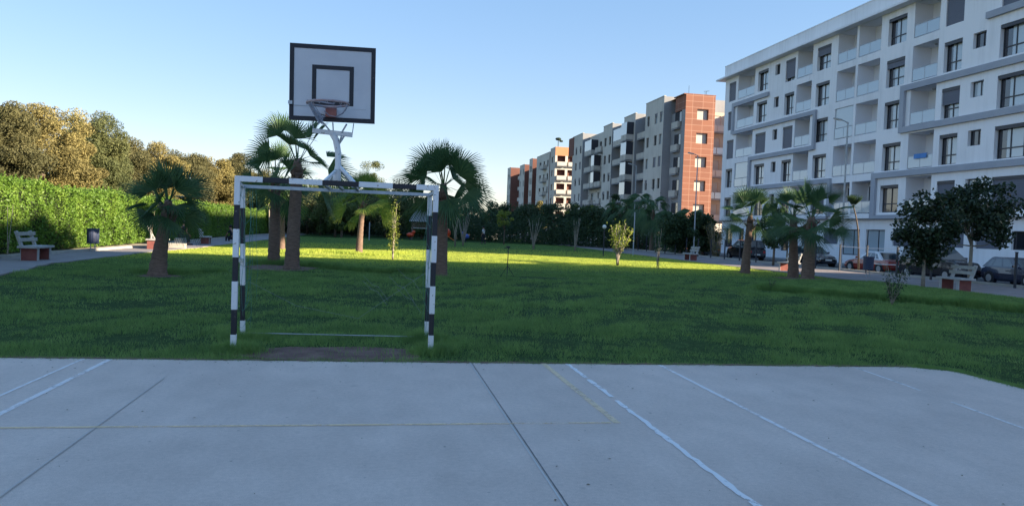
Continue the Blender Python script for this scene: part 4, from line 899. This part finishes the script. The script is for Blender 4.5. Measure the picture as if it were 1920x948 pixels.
# ------------------------------------------------------------------ saplings and shrubs
def sapling(name,label,base,h,spread,ns,leaf,seed,nl=26,size=.09,crown_from=.4,bark='palebark',cat='sapling',stake=0,tr=.02,group=None):
    rng=np.random.default_rng(seed); T=thing(name,label,cat,base,0,group); mb=MB(); cen=[]
    for k in range(ns):
        a=2.4*k+rng.uniform(-.4,.4); s=spread*(.35+.65*rng.random()); hh=h*rng.uniform(.78,1.0); z0=h*crown_from*.5*rng.uniform(.3,1)
        P=[Vector((0,0,0)),Vector((math.cos(a)*s*.12,math.sin(a)*s*.12,z0+.05)),Vector((math.cos(a)*s*.6,math.sin(a)*s*.6,(z0+hh)*.55)),Vector((math.cos(a)*s,math.sin(a)*s,hh))]
        mb.tube(P,[tr*1.3,tr,tr*.6,tr*.25],5)
        n=nl; t=rng.uniform(crown_from,1,n)
        p=np.array([list(P[1].lerp(P[2],min(1,(q-.0)/.6)) if q<.6 else P[2].lerp(P[3],(q-.6)/.4)) for q in t]); cen.append(p+rng.normal(size=(n,3))*h*.045)
    mb.build('stems',bark,T,smooth=True); leafobj('foliage',rng,np.concatenate(cen),size,leaf,T,.5)
    if stake:
        m2=MB(); m2.tube([(.06,-.03,-.05),(.05,-.03,stake)],.018,6); m2.build('stake','bark',T)
    return T
sapling('sapling','sunlit vase shaped young tree with yellow green leaves and a pale stem',gnd(1157,497),2.15,.72,9,'yel_leaf',1,55,.14,.36,stake=.85,tr=.03)
sapling('sapling','thin stem wrapped in leaves, at the right of the sunlit palm',gnd(736,486),2.6,.20,3,'yel_leaf',2,230,.085,.12,'palebark',tr=.03)
sapling('sapling','thin staked sapling at the near edge of the sunlit strip, before the promenade',gnd(1232,503),1.9,.25,4,'dark_leaf',3,22,.09,.3,stake=1.2,tr=.015)
sapling('sapling','very thin sunlit sapling with a leafy tip beside the broken bench',gnd(282,464),1.75,.22,3,'mid_leaf',4,16,.09,.7,stake=1.1,tr=.018)
sapling('shrub','sparse grey green shrub on the lawn in front of the right bench',gnd(1672,571),.98,.38,11,'dark_leaf',5,44,.06,.12,'palebark','shrub',tr=.010)
sapling('shrub','small wispy shrub left of the long low grass bed on the right',gnd(1447,543),.34,.2,7,'dark_leaf',6,22,.035,.1,'palebark','shrub',tr=.005)
sapling('sapling','thin pale stem with a tuft of sunlit leaves left of the dark palm trunks',gnd(505,471),3.0,.16,3,'yel_leaf',7,36,.13,.8,'palebark',tr=.045)
sapling('sapling','pale multi stemmed young tree near the tripod, far side of the lawn',gnd(1000,468),2.6,.6,6,'dark_leaf',8,30,.12,.45,tr=.05)
sapling('sapling','small bright green headed tree right of the palm behind the goal post',gnd(853,462),3.3,.7,5,'yel_leaf',9,40,.18,.75,tr=.05)
sapling('sapling','bare grey branching young tree right of the bright green headed one',gnd(868,461),3.0,1.0,7,'dark_leaf',10,8,.1,.6,tr=.045)
sapling('sapling','pale stemmed sapling in front of the dark trees, left of the sunlit sapling',gnd(1078,470),2.9,.5,4,'dark_leaf',11,26,.12,.5,tr=.05)
sapling('shrub','tall sunlit brownish climber on the wall beside the red tower',(27.9,58,-.35),3.3,.9,16,'euc_ochre',12,60,.14,.1,'palebark','shrub',tr=.03)
sapling('sapling','pale thin sapling behind the leftmost bench',(-11.35,25.7,0),1.75,.14,2,'dark_leaf',13,6,.06,.6,'palebark',tr=.016)
# ================================================================== BENCHES, BINS
def make_bench(label,loc,rz,group):
    """local: faces +x, long axis y"""
    T=thing('park_bench',label,'bench',loc,rz,group)
    for y in(-.42,.42):
        mb=MB(); mb.box(-.2,.24,y-.055,y+.055,0,.36,0); mb.box(.241,.262,y-.06,y+.06,0,.37,1); mb.box(-.222,-.201,y-.06,y+.06,0,.37,1); mb.build('pedestal',['brick','concrete'],T)
    mb=MB(); mb.box(-.26,.30,-.62,.62,.372,.44); mb.build('seat','concrete',T,bevel=.008)
    for y in(-.45,.45):
        mb=MB(); mb.beam((-.20,y,.43),(-.36,y,.88),.11,.07,up=(1,0,0)); mb.build('back_post','concrete',T)
    for z,x in((.62,-.24),(.80,-.30)):
        mb=MB(); mb.box(x+.02,x+.05,-.6,.6,z-.055,z+.055); mb.build('slat','plank',T,bevel=.005)
    return T
GB='concrete and brick benches beside the paths'
b0=make_bench('concrete bench with red brick pedestals at the left edge, in front of the hedge',(-10.35,25.2,.01),0,GB)
b3=dup(b0,(-9.75,45.6,.01),.1,'far concrete bench on the left path, in the shade of the hedge',GB)
b4=dup(b0,(19.75,22.4,.01),math.pi-.05,'concrete bench under the fig trees on the right promenade',GB)
b5=dup(b0,(19.9,33.2,.01),math.pi,'concrete bench between the right hand palms',GB)
b6=dup(b0,(19.8,44.5,.01),math.pi,'concrete bench beyond the end of the sunlit strip, near the thin staked sapling',GB)
b7=dup(b0,(20.2,60,.01),math.pi,'far concrete bench behind the sunlit vase shaped sapling',GB)
# broken bench, sunlit, its back reduced to crossed white slats
T=thing('park_bench','sunlit broken bench on red brick with two crossed white back slats left standing','bench',(-9.85,36.4,.01),0,GB)
for y in(-.5,.5):
    mb=MB(); mb.box(-.30,.30,y-.06,y+.06,0,.38); mb.build('pedestal','brick',T)
mb=MB(); mb.box(-.26,.30,-.4,.4,0,.30); mb.build('brick_core','brick',T)
mb=MB(); mb.box(-.36,.36,-.62,.62,.39,.46); mb.build('seat','concrete',T,bevel=.008)
for a,b in (((-.3,.1,.44),(-.38,.15,1.25)),((-.28,.5,.44),(-.45,-.02,1.0)),((-.34,.05,.9),(-.3,.35,1.42))):
    mb=MB(); mb.beam(a,b,.07,.05,up=(1,0,0)); mb.build('slat','plank',T)
def make_bin(label,loc,group):
    T=thing('litter_bin',label,'litter bin',loc,0,group)
    mb=MB(); n=16; R0,R1=.215,.225
    mb.tube([(0,0,.32),(0,0,.33),(0,0,.9)],[R0*.97,R0,R1],n); mb.build('bucket','navy',T,smooth=False)
    mb=MB(); ring=[(R1*1.03*math.cos(t),R1*1.03*math.sin(t),.9) for t in [2*math.pi*i/16 for i in range(17)]]; mb.tube(ring,.013,5); mb.build('lip','navy',T)
    for x in(-.08,.08):
        mb=MB(); mb.tube([(x,.0,-.02),(x,.0,.35)],.018,6); mb.build('leg','galv',T)
    return T
n0=make_bin('dark blue litter bin on two legs at the sunlit hedge',(-11.0,31.8,.01),'litter bins')
dup(n0,(21.6,29.6,.01),0,'dark blue litter bin on the right promenade, left of the red car','litter bins')
# stone kerb block in the sun next to the crouching person
mb=MB(); mb.box(-.40,.40,-.15,.15,0,.24); q=mb.build('stone_block','kerb',bevel=.02); q.location=gnd(332,465); tag(q,'pale sunlit stone block right of the short palm trunk','block')
# ------------------------------------------------------------------ tripod
T=thing('tripod','black tripod with a small head standing on the shaded grass','tripod',gnd(951,519))
mb=MB(); mb.tube([(0,0,.22),(0,0,.92)],.014,8); mb.build('centre_column','black',T,smooth=True)
for a in(.3,2.4,4.5):
    mb=MB(); mb.tube([(0,0,.36),(math.cos(a)*.27,math.sin(a)*.27,-.02)],.010,6); mb.build('leg','black',T)
mb=MB(); mb.box(-.06,.05,-.03,.03,.92,.98); mb.tube([(-.05,0,.93),(-.14,0,.90)],.010,6); mb.build('head','black',T)
# ================================================================== FENCE AND LAMPS
GFn='dark metal fence posts along the promenade'
T=thing('metal_fence','line of dark metal fence posts along the street side of the promenade','fence',(24.2,24.5,0))
for k in range(-1,20):
    mb=MB(); mb.box(-.035,.035,k*2.2-.035,k*2.2+.035,-.02,1.38); mb.box(-.05,.05,k*2.2-.05,k*2.2+.05,1.38,1.40); mb.build('post','frame',T)
for z,y0,y1 in((1.30,6.5,11.5),(.55,6.6,9.0)):
    mb=MB(); mb.tube([(0,y0,z),(0,(y0+y1)/2,z-.04),(0,y1,z+.02)],.016,5); mb.build('rail','white_paint',T)
def lamp(label,loc,h,group,arm=-.75):
    T=thing('street_lamp',label,'street lamp',loc,0,group)
    mb=MB(); mb.tube([(0,0,-.05),(0,0,.9),(0,0,.92),(0,0,h)],[.085,.08,.06,.04],10); mb.box(-.14,.14,-.14,.14,-.05,.02); mb.build('pole','galv',T,smooth=False)
    mb=MB(); mb.tube([(0,0,h-.05),(arm*.3,0,h+.05),(arm*.6,0,h+.1)],.03,6); mb.build('arm','galv',T)
    mb=MB(); mb.beam((arm*.5,0,h+.09),(arm*1.15,0,h+.17),.2,.07); hd=mb.build('lamp_head','galv',T,bevel=.02)
    m2=MB(); m2.beam((arm*.6,0,h+.055),(arm*1.1,0,h+.118),.14,.02); m2.build('lens','lamp_glass',hd)
    return T
GL='street lamps along the fence'
lamp('tall grey street lamp in front of the white building',(25.42,37.2,-.3),8.45,GL)
lamp('tall grey street lamp in front of the red tiled tower',(25.4,56.6,-.3),8.4,GL)
lamp('tall grey street lamp among the drooping palms',(25.4,71.1,-.3),8.7,GL)
T=thing('globe_lamp','short park lamp with a white globe among the dark trees','lamp',(gnd(1131,480).x,gnd(1131,480).y,0))
gb=gnd(1131,480); gz=atY(1131,425,gb.y).z
mb=MB(); mb.tube([(0,0,-.05),(0,0,gz-.1)],.035,6); mb.build('pole','frame',T); mb=MB(); mb.sphere((0,0,gz),.14,12); mb.build('globe','lamp_glass',T,smooth=True)
def slimpole(px,pyb,pyt,l,m='galv'):
    b=gnd(px,pyb); z=atY(px,pyt,b.y).z; mb=MB(); mb.tube([(0,0,-.05),(0,0,z)],.045,6); o=mb.build('pole',m); o.location=b; tag(o,l,'pole')
slimpole(692,450,416,'thin pale pole among the far trees right of the sunlit palm trunk')
slimpole(1187,478,398,'thin pale pole right of the sunlit sapling among dark trees')
# ================================================================== PLAY AREA
b=gnd(790,455); Yp=82
T=thing('play_tower','wooden play tower with a grey pitched roof, seen beside the right goal post','play tower',(atY(789,450,Yp).x,Yp,0)); zb=atY(789,420,Yp).z
for x in(-1,1):
    for y in(-.9,.9):
        mb=MB(); mb.box(x-.07,x+.07,y-.07,y+.07,0,zb+.3); mb.build('post','bark',T)
mb=MB(); mb.box(-1.05,1.05,-.95,.95,1.25,1.35); mb.build('platform','plank',T)
for y in(-.93,.93):
    mb=MB(); 
    for k in range(9): mb.box(-.9+k*.21,-.75+k*.21,y-.02,y+.02,1.35,2.0)
    mb.build('railing','bark',T)
mb=MB(); z=zb+.25; e=z+1.5
mb.face([(-1.3,-1.2,z),(1.3,-1.2,z),(.5,-.4,e),(-.5,-.4,e)]);mb.face([(-1.3,1.2,z),(1.3,1.2,z),(.5,.4,e),(-.5,.4,e)]);mb.face([(-1.3,-1.2,z),(-1.3,1.2,z),(-.5,.4,e),(-.5,-.4,e)]);mb.face([(1.3,-1.2,z),(1.3,1.2,z),(.5,.4,e),(.5,-.4,e)]);mb.face([(-.5,-.4,e),(.5,-.4,e),(.5,.4,e),(-.5,.4,e)])
mb.build('roof','dark_render',T)
T=thing('play_slide','orange slide with a red tunnel top right of the palm behind the goal post','slide',(atY(838,450,74).x,74,0))
mb=MB(); mb.beam((-1.0,0,1.25),(.9,0,.12),.5,.06); mb.build('chute','orange_plastic',T); mb=MB(); mb.sphere((-.1,.35,.95),.5,12); mb.build('tunnel','red_plastic',T,smooth=True)
mb=MB(); mb.box(-1.1,-1.0,-.2,.2,0,1.2); mb.build('support','frame',T)
T=thing('spring_rider','small red and orange spring rider on the far lawn','spring rider',(atY(769,450,80).x,80,0))
mb=MB(); mb.tube([(0,0,0),(0,0,.3)],.09,8); mb.build('spring','frame',T); mb=MB(); mb.sphere((0,0,.55),.42,10,sz=.6); mb.sphere((.35,0,.85),.2,8); mb.build('body','red_plastic',T,smooth=True)
T=thing('spring_rider','small blue spring rider on the far lawn','spring rider',(atY(873,450,78).x,78,0))
mb=MB(); mb.tube([(0,0,0),(0,0,.3)],.09,8); mb.build('spring','frame',T); mb=MB(); mb.sphere((0,0,.6),.4,10,sz=.75); mb.sphere((-.3,0,.95),.18,8); mb.build('body','blue_plastic',T,smooth=True)
# ================================================================== CARS
def make_car(name,label,cat,loc,rz,paint,kind='hatch',L=3.95,Wd=1.68,Ht=1.45,roof=None,group='cars parked along the street'):
    """local: front toward +y"""
    T=thing(name,label,cat,loc,rz,group); h=Ht; b=h*.63; hl=L/2; w=Wd/2
    hood=.80 if kind!='suv' else .66
    st=[(-hl,.42,b*.62,w*.80),(-hl+.06,.26,b*.9,w*.93),(-hl+.35,.2,b,w*.985),(-.6,.18,b+.01,w),(.5,.18,b,w),(hl*.48,.18,b*.97,w*.99),(hl-.35,.2,b*(.80 if kind!='suv' else .88),w*.96),(hl-.07,.26,b*.66,w*.88),(hl,.4,b*.52,w*.74)]
    mb=MB(); rings=[]
    for y,z0,z1,ww in st:
        zm=z0+(z1-z0)*.55; rings.append([(-ww*.9,y,z0),(-ww,y,z0+.12),(-ww,y,zm),(-ww*.955,y,z1-.03),(-ww*.85,y,z1+.015),(0,y,z1+.035),(ww*.85,y,z1+.015),(ww*.955,y,z1-.03),(ww,y,zm),(ww,y,z0+.12),(ww*.9,y,z0)])
    for r0,r1 in zip(rings[:-1],rings[1:]):
        for k in range(len(r0)): k2=(k+1)%len(r0); mb.face([r0[k],r1[k],r1[k2],r0[k2]])
    mb.face(rings[0]); mb.face(rings[-1][::-1]); mb.build('body',paint,T,smooth=False)
    # greenhouse
    if kind=='hatch': gy0,gy1,ty0,ty1=-hl+.12,hl*.42,-hl+.62,hl*.02
    elif kind=='sedan': gy0,gy1,ty0,ty1=-hl+.55,hl*.42,-hl+1.15,hl*.0
    else: gy0,gy1,ty0,ty1=-hl+.08,hl*.50,-hl+.35,hl*.14
    wb,wt=w*.93,w*.76; zb=b-.02; zt=h
    mb=MB(); 
    A=[(-wb,gy0,zb),(wb,gy0,zb),(wb,gy1,zb),(-wb,gy1,zb)]; B=[(-wt,ty0,zt-.05),(wt,ty0,zt-.05),(wt,ty1,zt-.05),(-wt,ty1,zt-.05)]; D=[(-wt*.86,ty0+.08,zt),(wt*.86,ty0+.08,zt),(wt*.86,ty1-.1,zt),(-wt*.86,ty1-.1,zt)]
    for P,Q in((A,B),(B,D)):
        for i in range(4): mb.face([P[i],P[(i+1)%4],Q[(i+1)%4],Q[i]])
    mb.face(D); mb.build('roof',roof or paint,T)
    def lerp(a,b,t): return tuple(a[i]+(b[i]-a[i])*t for i in range(3))
    def pane(P0,P1,Q1,Q0,a0,a1,v0,v1,nrm):
        c=[lerp(lerp(P0,P1,a0),lerp(Q0,Q1,a0),v0),lerp(lerp(P0,P1,a1),lerp(Q0,Q1,a1),v0),lerp(lerp(P0,P1,a1),lerp(Q0,Q1,a1),v1),lerp(lerp(P0,P1,a0),lerp(Q0,Q1,a0),v1)]
        m=MB(); m.face([(p[0]+nrm[0],p[1]+nrm[1],p[2]+nrm[2]) for p in c]); m.build('window','carglass',T)
    pane(A[0],A[1],B[1],B[0],.08,.92,.12,.95,(0,-.006,.004)); pane(A[3],A[2],B[2],B[3],.05,.95,.08,.97,(0,.006,.004))
    for (P0,P1,Q1,Q0,sx) in((A[3],A[0],B[0],B[3],-1),(A[2],A[1],B[1],B[2],1)):
        pane(P0,P1,Q1,Q0,.17,.45,.12,.9,(sx*.006,0,.002)); pane(P0,P1,Q1,Q0,.48,.74,.12,.9,(sx*.006,0,.002))
        pane(P0,P1,Q1,Q0,.77,.88,.14,.8,(sx*.006,0,.002))
    for sy in(-1,1):
        yy=hl*.635*sy
        for sx in(-1,1):
            m=MB(); n=18
            m.tube([(sx*(w-.19),yy,.31),(sx*(w+.004),yy,.31)],.37,n); m.build('wheel_arch','black',T)
            m=MB(); m.tube([(sx*(w-.17),yy,.305),(sx*(w+.02),yy,.305)],.305,n); wh=m.build('wheel','tyre',T)
            m=MB(); m.tube([(sx*(w+.0),yy,.305),(sx*(w+.027),yy,.305)],.19,n)
            m.build('rim','rim',wh)
    for sx in(-1,1):
        m=MB(); m.box(sx*w*.62-.16,sx*w*.62+.16,hl-.16,hl-.045,b*.52,b*.52+.13); m.build('headlight','lamp_glass',T,bevel=.02)
        m=MB(); m.box(sx*w*.72-.11,sx*w*.72+.11,-hl-.012,-hl+.12,b*.58,b*.58+.2); m.build('tail_light','tail',T,bevel=.02)
        m=MB(); m.box(sx*(w+.09)-.08,sx*(w+.09)+.08,gy1-.38,gy1-.26,b+.02,b+.15); m.build('mirror',paint,T,bevel=.02)
        m=MB(); m.box(sx*(w+.006)-.012,sx*(w+.006)+.012,-.15,.02,b*.8,b*.8+.035); m.build('door_handle','frame',T)
    for sy in(-1,1):
        m=MB(); m.box(-.26,.26,sy*(hl+.008)-.012,sy*(hl+.008)+.012,.46,.57); m.build('number_plate','lamp_glass',T)
    m=MB(); m.box(-w*.55,w*.55,hl-.03,hl+.006,.28,.4); m.build('grille','black',T)
    return T
pb=mat('paint_black',(.012,.013,.02),rough=.22,coat=.9,spec=.6); pn=mat('paint_navy',(.014,.02,.045),rough=.22,coat=.9,spec=.6)
pr=mat('paint_red',(.30,.03,.018),rough=.25,coat=.8,spec=.6); pw=mat('paint_sky_reflection',(.72,.72,.74),rough=.25,coat=.8,spec=.6); pg=mat('paint_grey',(.10,.11,.13),rough=.25,coat=.8,spec=.6)
sz=-.35
make_car('parked_car','dark blue hatchback parked at the right edge of the photo','car',(32.6,32.6,sz),math.pi-.06,pn,'hatch',3.9,1.66,1.42)
make_car('parked_car','large black car parked behind the fig trees and the right bench','car',(31.4,36.9,sz),math.pi+.03,pb,'suv',4.5,1.78,1.78)
make_car('parked_car','low dark red car with reflected sky painted pale on its roof, parked right of the litter bin','car',(31.6,42.6,sz),.03,pr,'sedan',4.3,1.7,1.38,roof=pw)  # white roof colour stands in for sky reflected on the red car
make_car('parked_car','black car with a sloping bonnet behind the stout palm trunk','car',(32.9,51.6,sz),math.pi,pb,'hatch',4.0,1.7,1.5)
make_car('parked_car','black tall car behind the palm at the end of the sunlit strip','car',(32.6,61.6,sz),.0,pb,'suv',4.3,1.78,1.75)
make_car('parked_car','dark grey car farther along the street, below the red tower','car',(32.6,70,sz),.0,pg,'hatch',4.0,1.7,1.5)
make_car('parked_car','dark car far down the street, behind the drooping palms','car',(32.6,88,sz),.0,pg,'suv',4.2,1.75,1.7)
# ================================================================== PEOPLE
def skinmesh(name,pts,edges,m,par,sub=2):
    """pts: (x,y,z,r); one continuous skinned surface"""
    me=bpy.data.meshes.new(name); me.from_pydata([p[:3] for p in pts],edges,[]); me.materials.append(M[m] if isinstance(m,str) else m)
    o=bpy.data.objects.new(name,me); C.objects.link(o); o.parent=par
    sk=o.modifiers.new('skin','SKIN'); sk.use_smooth_shade=True
    me.skin_vertices.new() if not me.skin_vertices else None
    for i,p in enumerate(pts): me.skin_vertices[0].data[i].radius=(p[3],p[3]*(p[4] if len(p)>4 else 1))
    me.skin_vertices[0].data[0].use_root=True
    ss=o.modifiers.new('sub','SUBSURF'); ss.levels=sub; ss.render_levels=sub; return o
def figure(label,loc,rz,pose,top,bottom,scale=1):
    T=thing('person',label,'person',loc,rz); T.scale=(scale,)*3
    if pose=='sit':   # seated on something .38 high, leaning forward, one arm raised to the face
        pel=(0,0,.47); ch=(0,.10,.92); nk=(0,.15,1.06); hd=(0,.19,1.20)
        hips=[(-.09,0,.46),(.09,0,.46)]; kn=[(-.13,.42,.50),(.14,.40,.52)]; an=[(-.12,.44,.09),(.15,.36,.09)]; to=[(-.13,.60,.04),(.16,.52,.04)]
        sh=[(-.18,.11,.98),(.18,.11,.98)]; el=[(-.25,.28,.74),(.24,.33,.80)]; ha=[(-.14,.45,.56),(.12,.33,1.08)]
    else:
        pel=(0,0,.93); ch=(0,.01,1.32); nk=(0,.02,1.48); hd=(0,.04,1.63)
        hips=[(-.09,0,.90),(.09,0,.90)]; kn=[(-.10,.08,.50),(.11,-.03,.50)]; an=[(-.11,.05,.09),(.12,-.18,.10)]; to=[(-.12,.20,.04),(.13,-.04,.04)]
        sh=[(-.18,0,1.40),(.18,0,1.40)]; el=[(-.25,-.03,1.12),(.25,.04,1.12)]; ha=[(-.24,.10,.90),(.25,.18,.92)]
    P=[(*pel,.13,.8),(*ch,.15,.75),(*nk,.055),(*[hd[0],hd[1]-.0,hd[2]-.03],.075),(hd[0],hd[1]+.01,hd[2]+.07,.085)]
    E=[(0,1),(1,2),(2,3),(3,4)]
    for s in range(2):
        i=len(P); P+= [(*hips[s],.088),(*kn[s],.058),(*an[s],.040),(*to[s],.035)]; E+=[(0,i),(i,i+1),(i+1,i+2),(i+2,i+3)]
        i=len(P); P+= [(*sh[s],.055),(*el[s],.042),(*ha[s],.028)]; E+=[(1,i),(i,i+1),(i+1,i+2)]
        h=Vector(ha[s]); d=(h-Vector(el[s])).normalized(); sd_=Vector((1,0,0)).cross(d).normalized()
        k=len(P)-1; P.append((*(h+d*.07),.026,.6)); E.append((k,len(P)-1)); k=len(P)-1
        for f in range(4): P.append((*(h+d*(.15-.012*abs(f-1.4))+sd_*(f-1.5)*.021),.0085)); E.append((k,len(P)-1))
        P.append((*(h+d*.07+sd_*.045+Vector((0,0,.01))),.010)); E.append((k,len(P)-1))
    skinmesh('body',P,E,'skin',T)
    S=[(*pel,.145,.8),(*ch,.168,.78),(nk[0],nk[1],nk[2]-.06,.075)]; SE=[(0,1),(1,2)]
    for s in range(2): i=len(S); S+=[(*sh[s],.07),(*Vector(sh[s]).lerp(Vector(el[s]),.8),.058)]; SE+=[(1,i),(i,i+1)]
    skinmesh('shirt',S,SE,top,T)
    S=[(pel[0],pel[1],pel[2],.15,.85)]; SE=[]
    for s in range(2): i=len(S); S+=[(*hips[s],.10),(*kn[s],.072),(*Vector(kn[s]).lerp(Vector(an[s]),.9),.056)]; SE+=[(0,i),(i,i+1),(i+1,i+2)]
    skinmesh('trousers',S,SE,bottom,T)
    mb=MB(); mb.sphere((hd[0],hd[1]-.015,hd[2]+.065),.108,12,sz=1.05); mb.build('hair','hair',T,smooth=True)
    mb=MB(); y=hd[1]+.10
    mb.sphere((hd[0],y,hd[2]+.0),.018,6); mb.build('nose','skin',T)
    for s in(-1,1):
        mb=MB(); mb.sphere((hd[0]+s*.034,y-.012,hd[2]+.03),.012,6); mb.build('eye','cloth_white',T)
    for s in(-1,1):
        mb=MB(); mb.tube([Vector(to[0 if s<0 else 1])+Vector((0,.03,0)),Vector(an[0 if s<0 else 1])+Vector((0,-.05,-.05))],.05,8); mb.build('shoe','cloth_dark',T)
    return T
pp=gnd(338,459); mb=MB(); mb.box(-.5,.5,-.18,.18,0,.37); q=mb.build('stone_block','concrete',bevel=.02); q.location=(pp.x,pp.y,.01); q.rotation_euler=(0,0,math.pi/2); tag(q,'low seat block in the shade under the seated person','block')
figure('person in dark clothes seated by the hedge, leaning forward with one hand raised',(pp.x,pp.y,0),-1.35,'sit','cloth_dark','cloth_dark',.98)
p2=gnd(436,452); figure('person in dark clothes crouching by the hedge behind the left goal post',(p2.x,p2.y,-.2),1.2,'sit','cloth_dark','cloth_dark',.95)
p2=gnd(906,457); figure('tiny figure in a white top walking at the far side of the lawn',(p2.x,p2.y,0),1.0,'stand','cloth_white','cloth_dark')
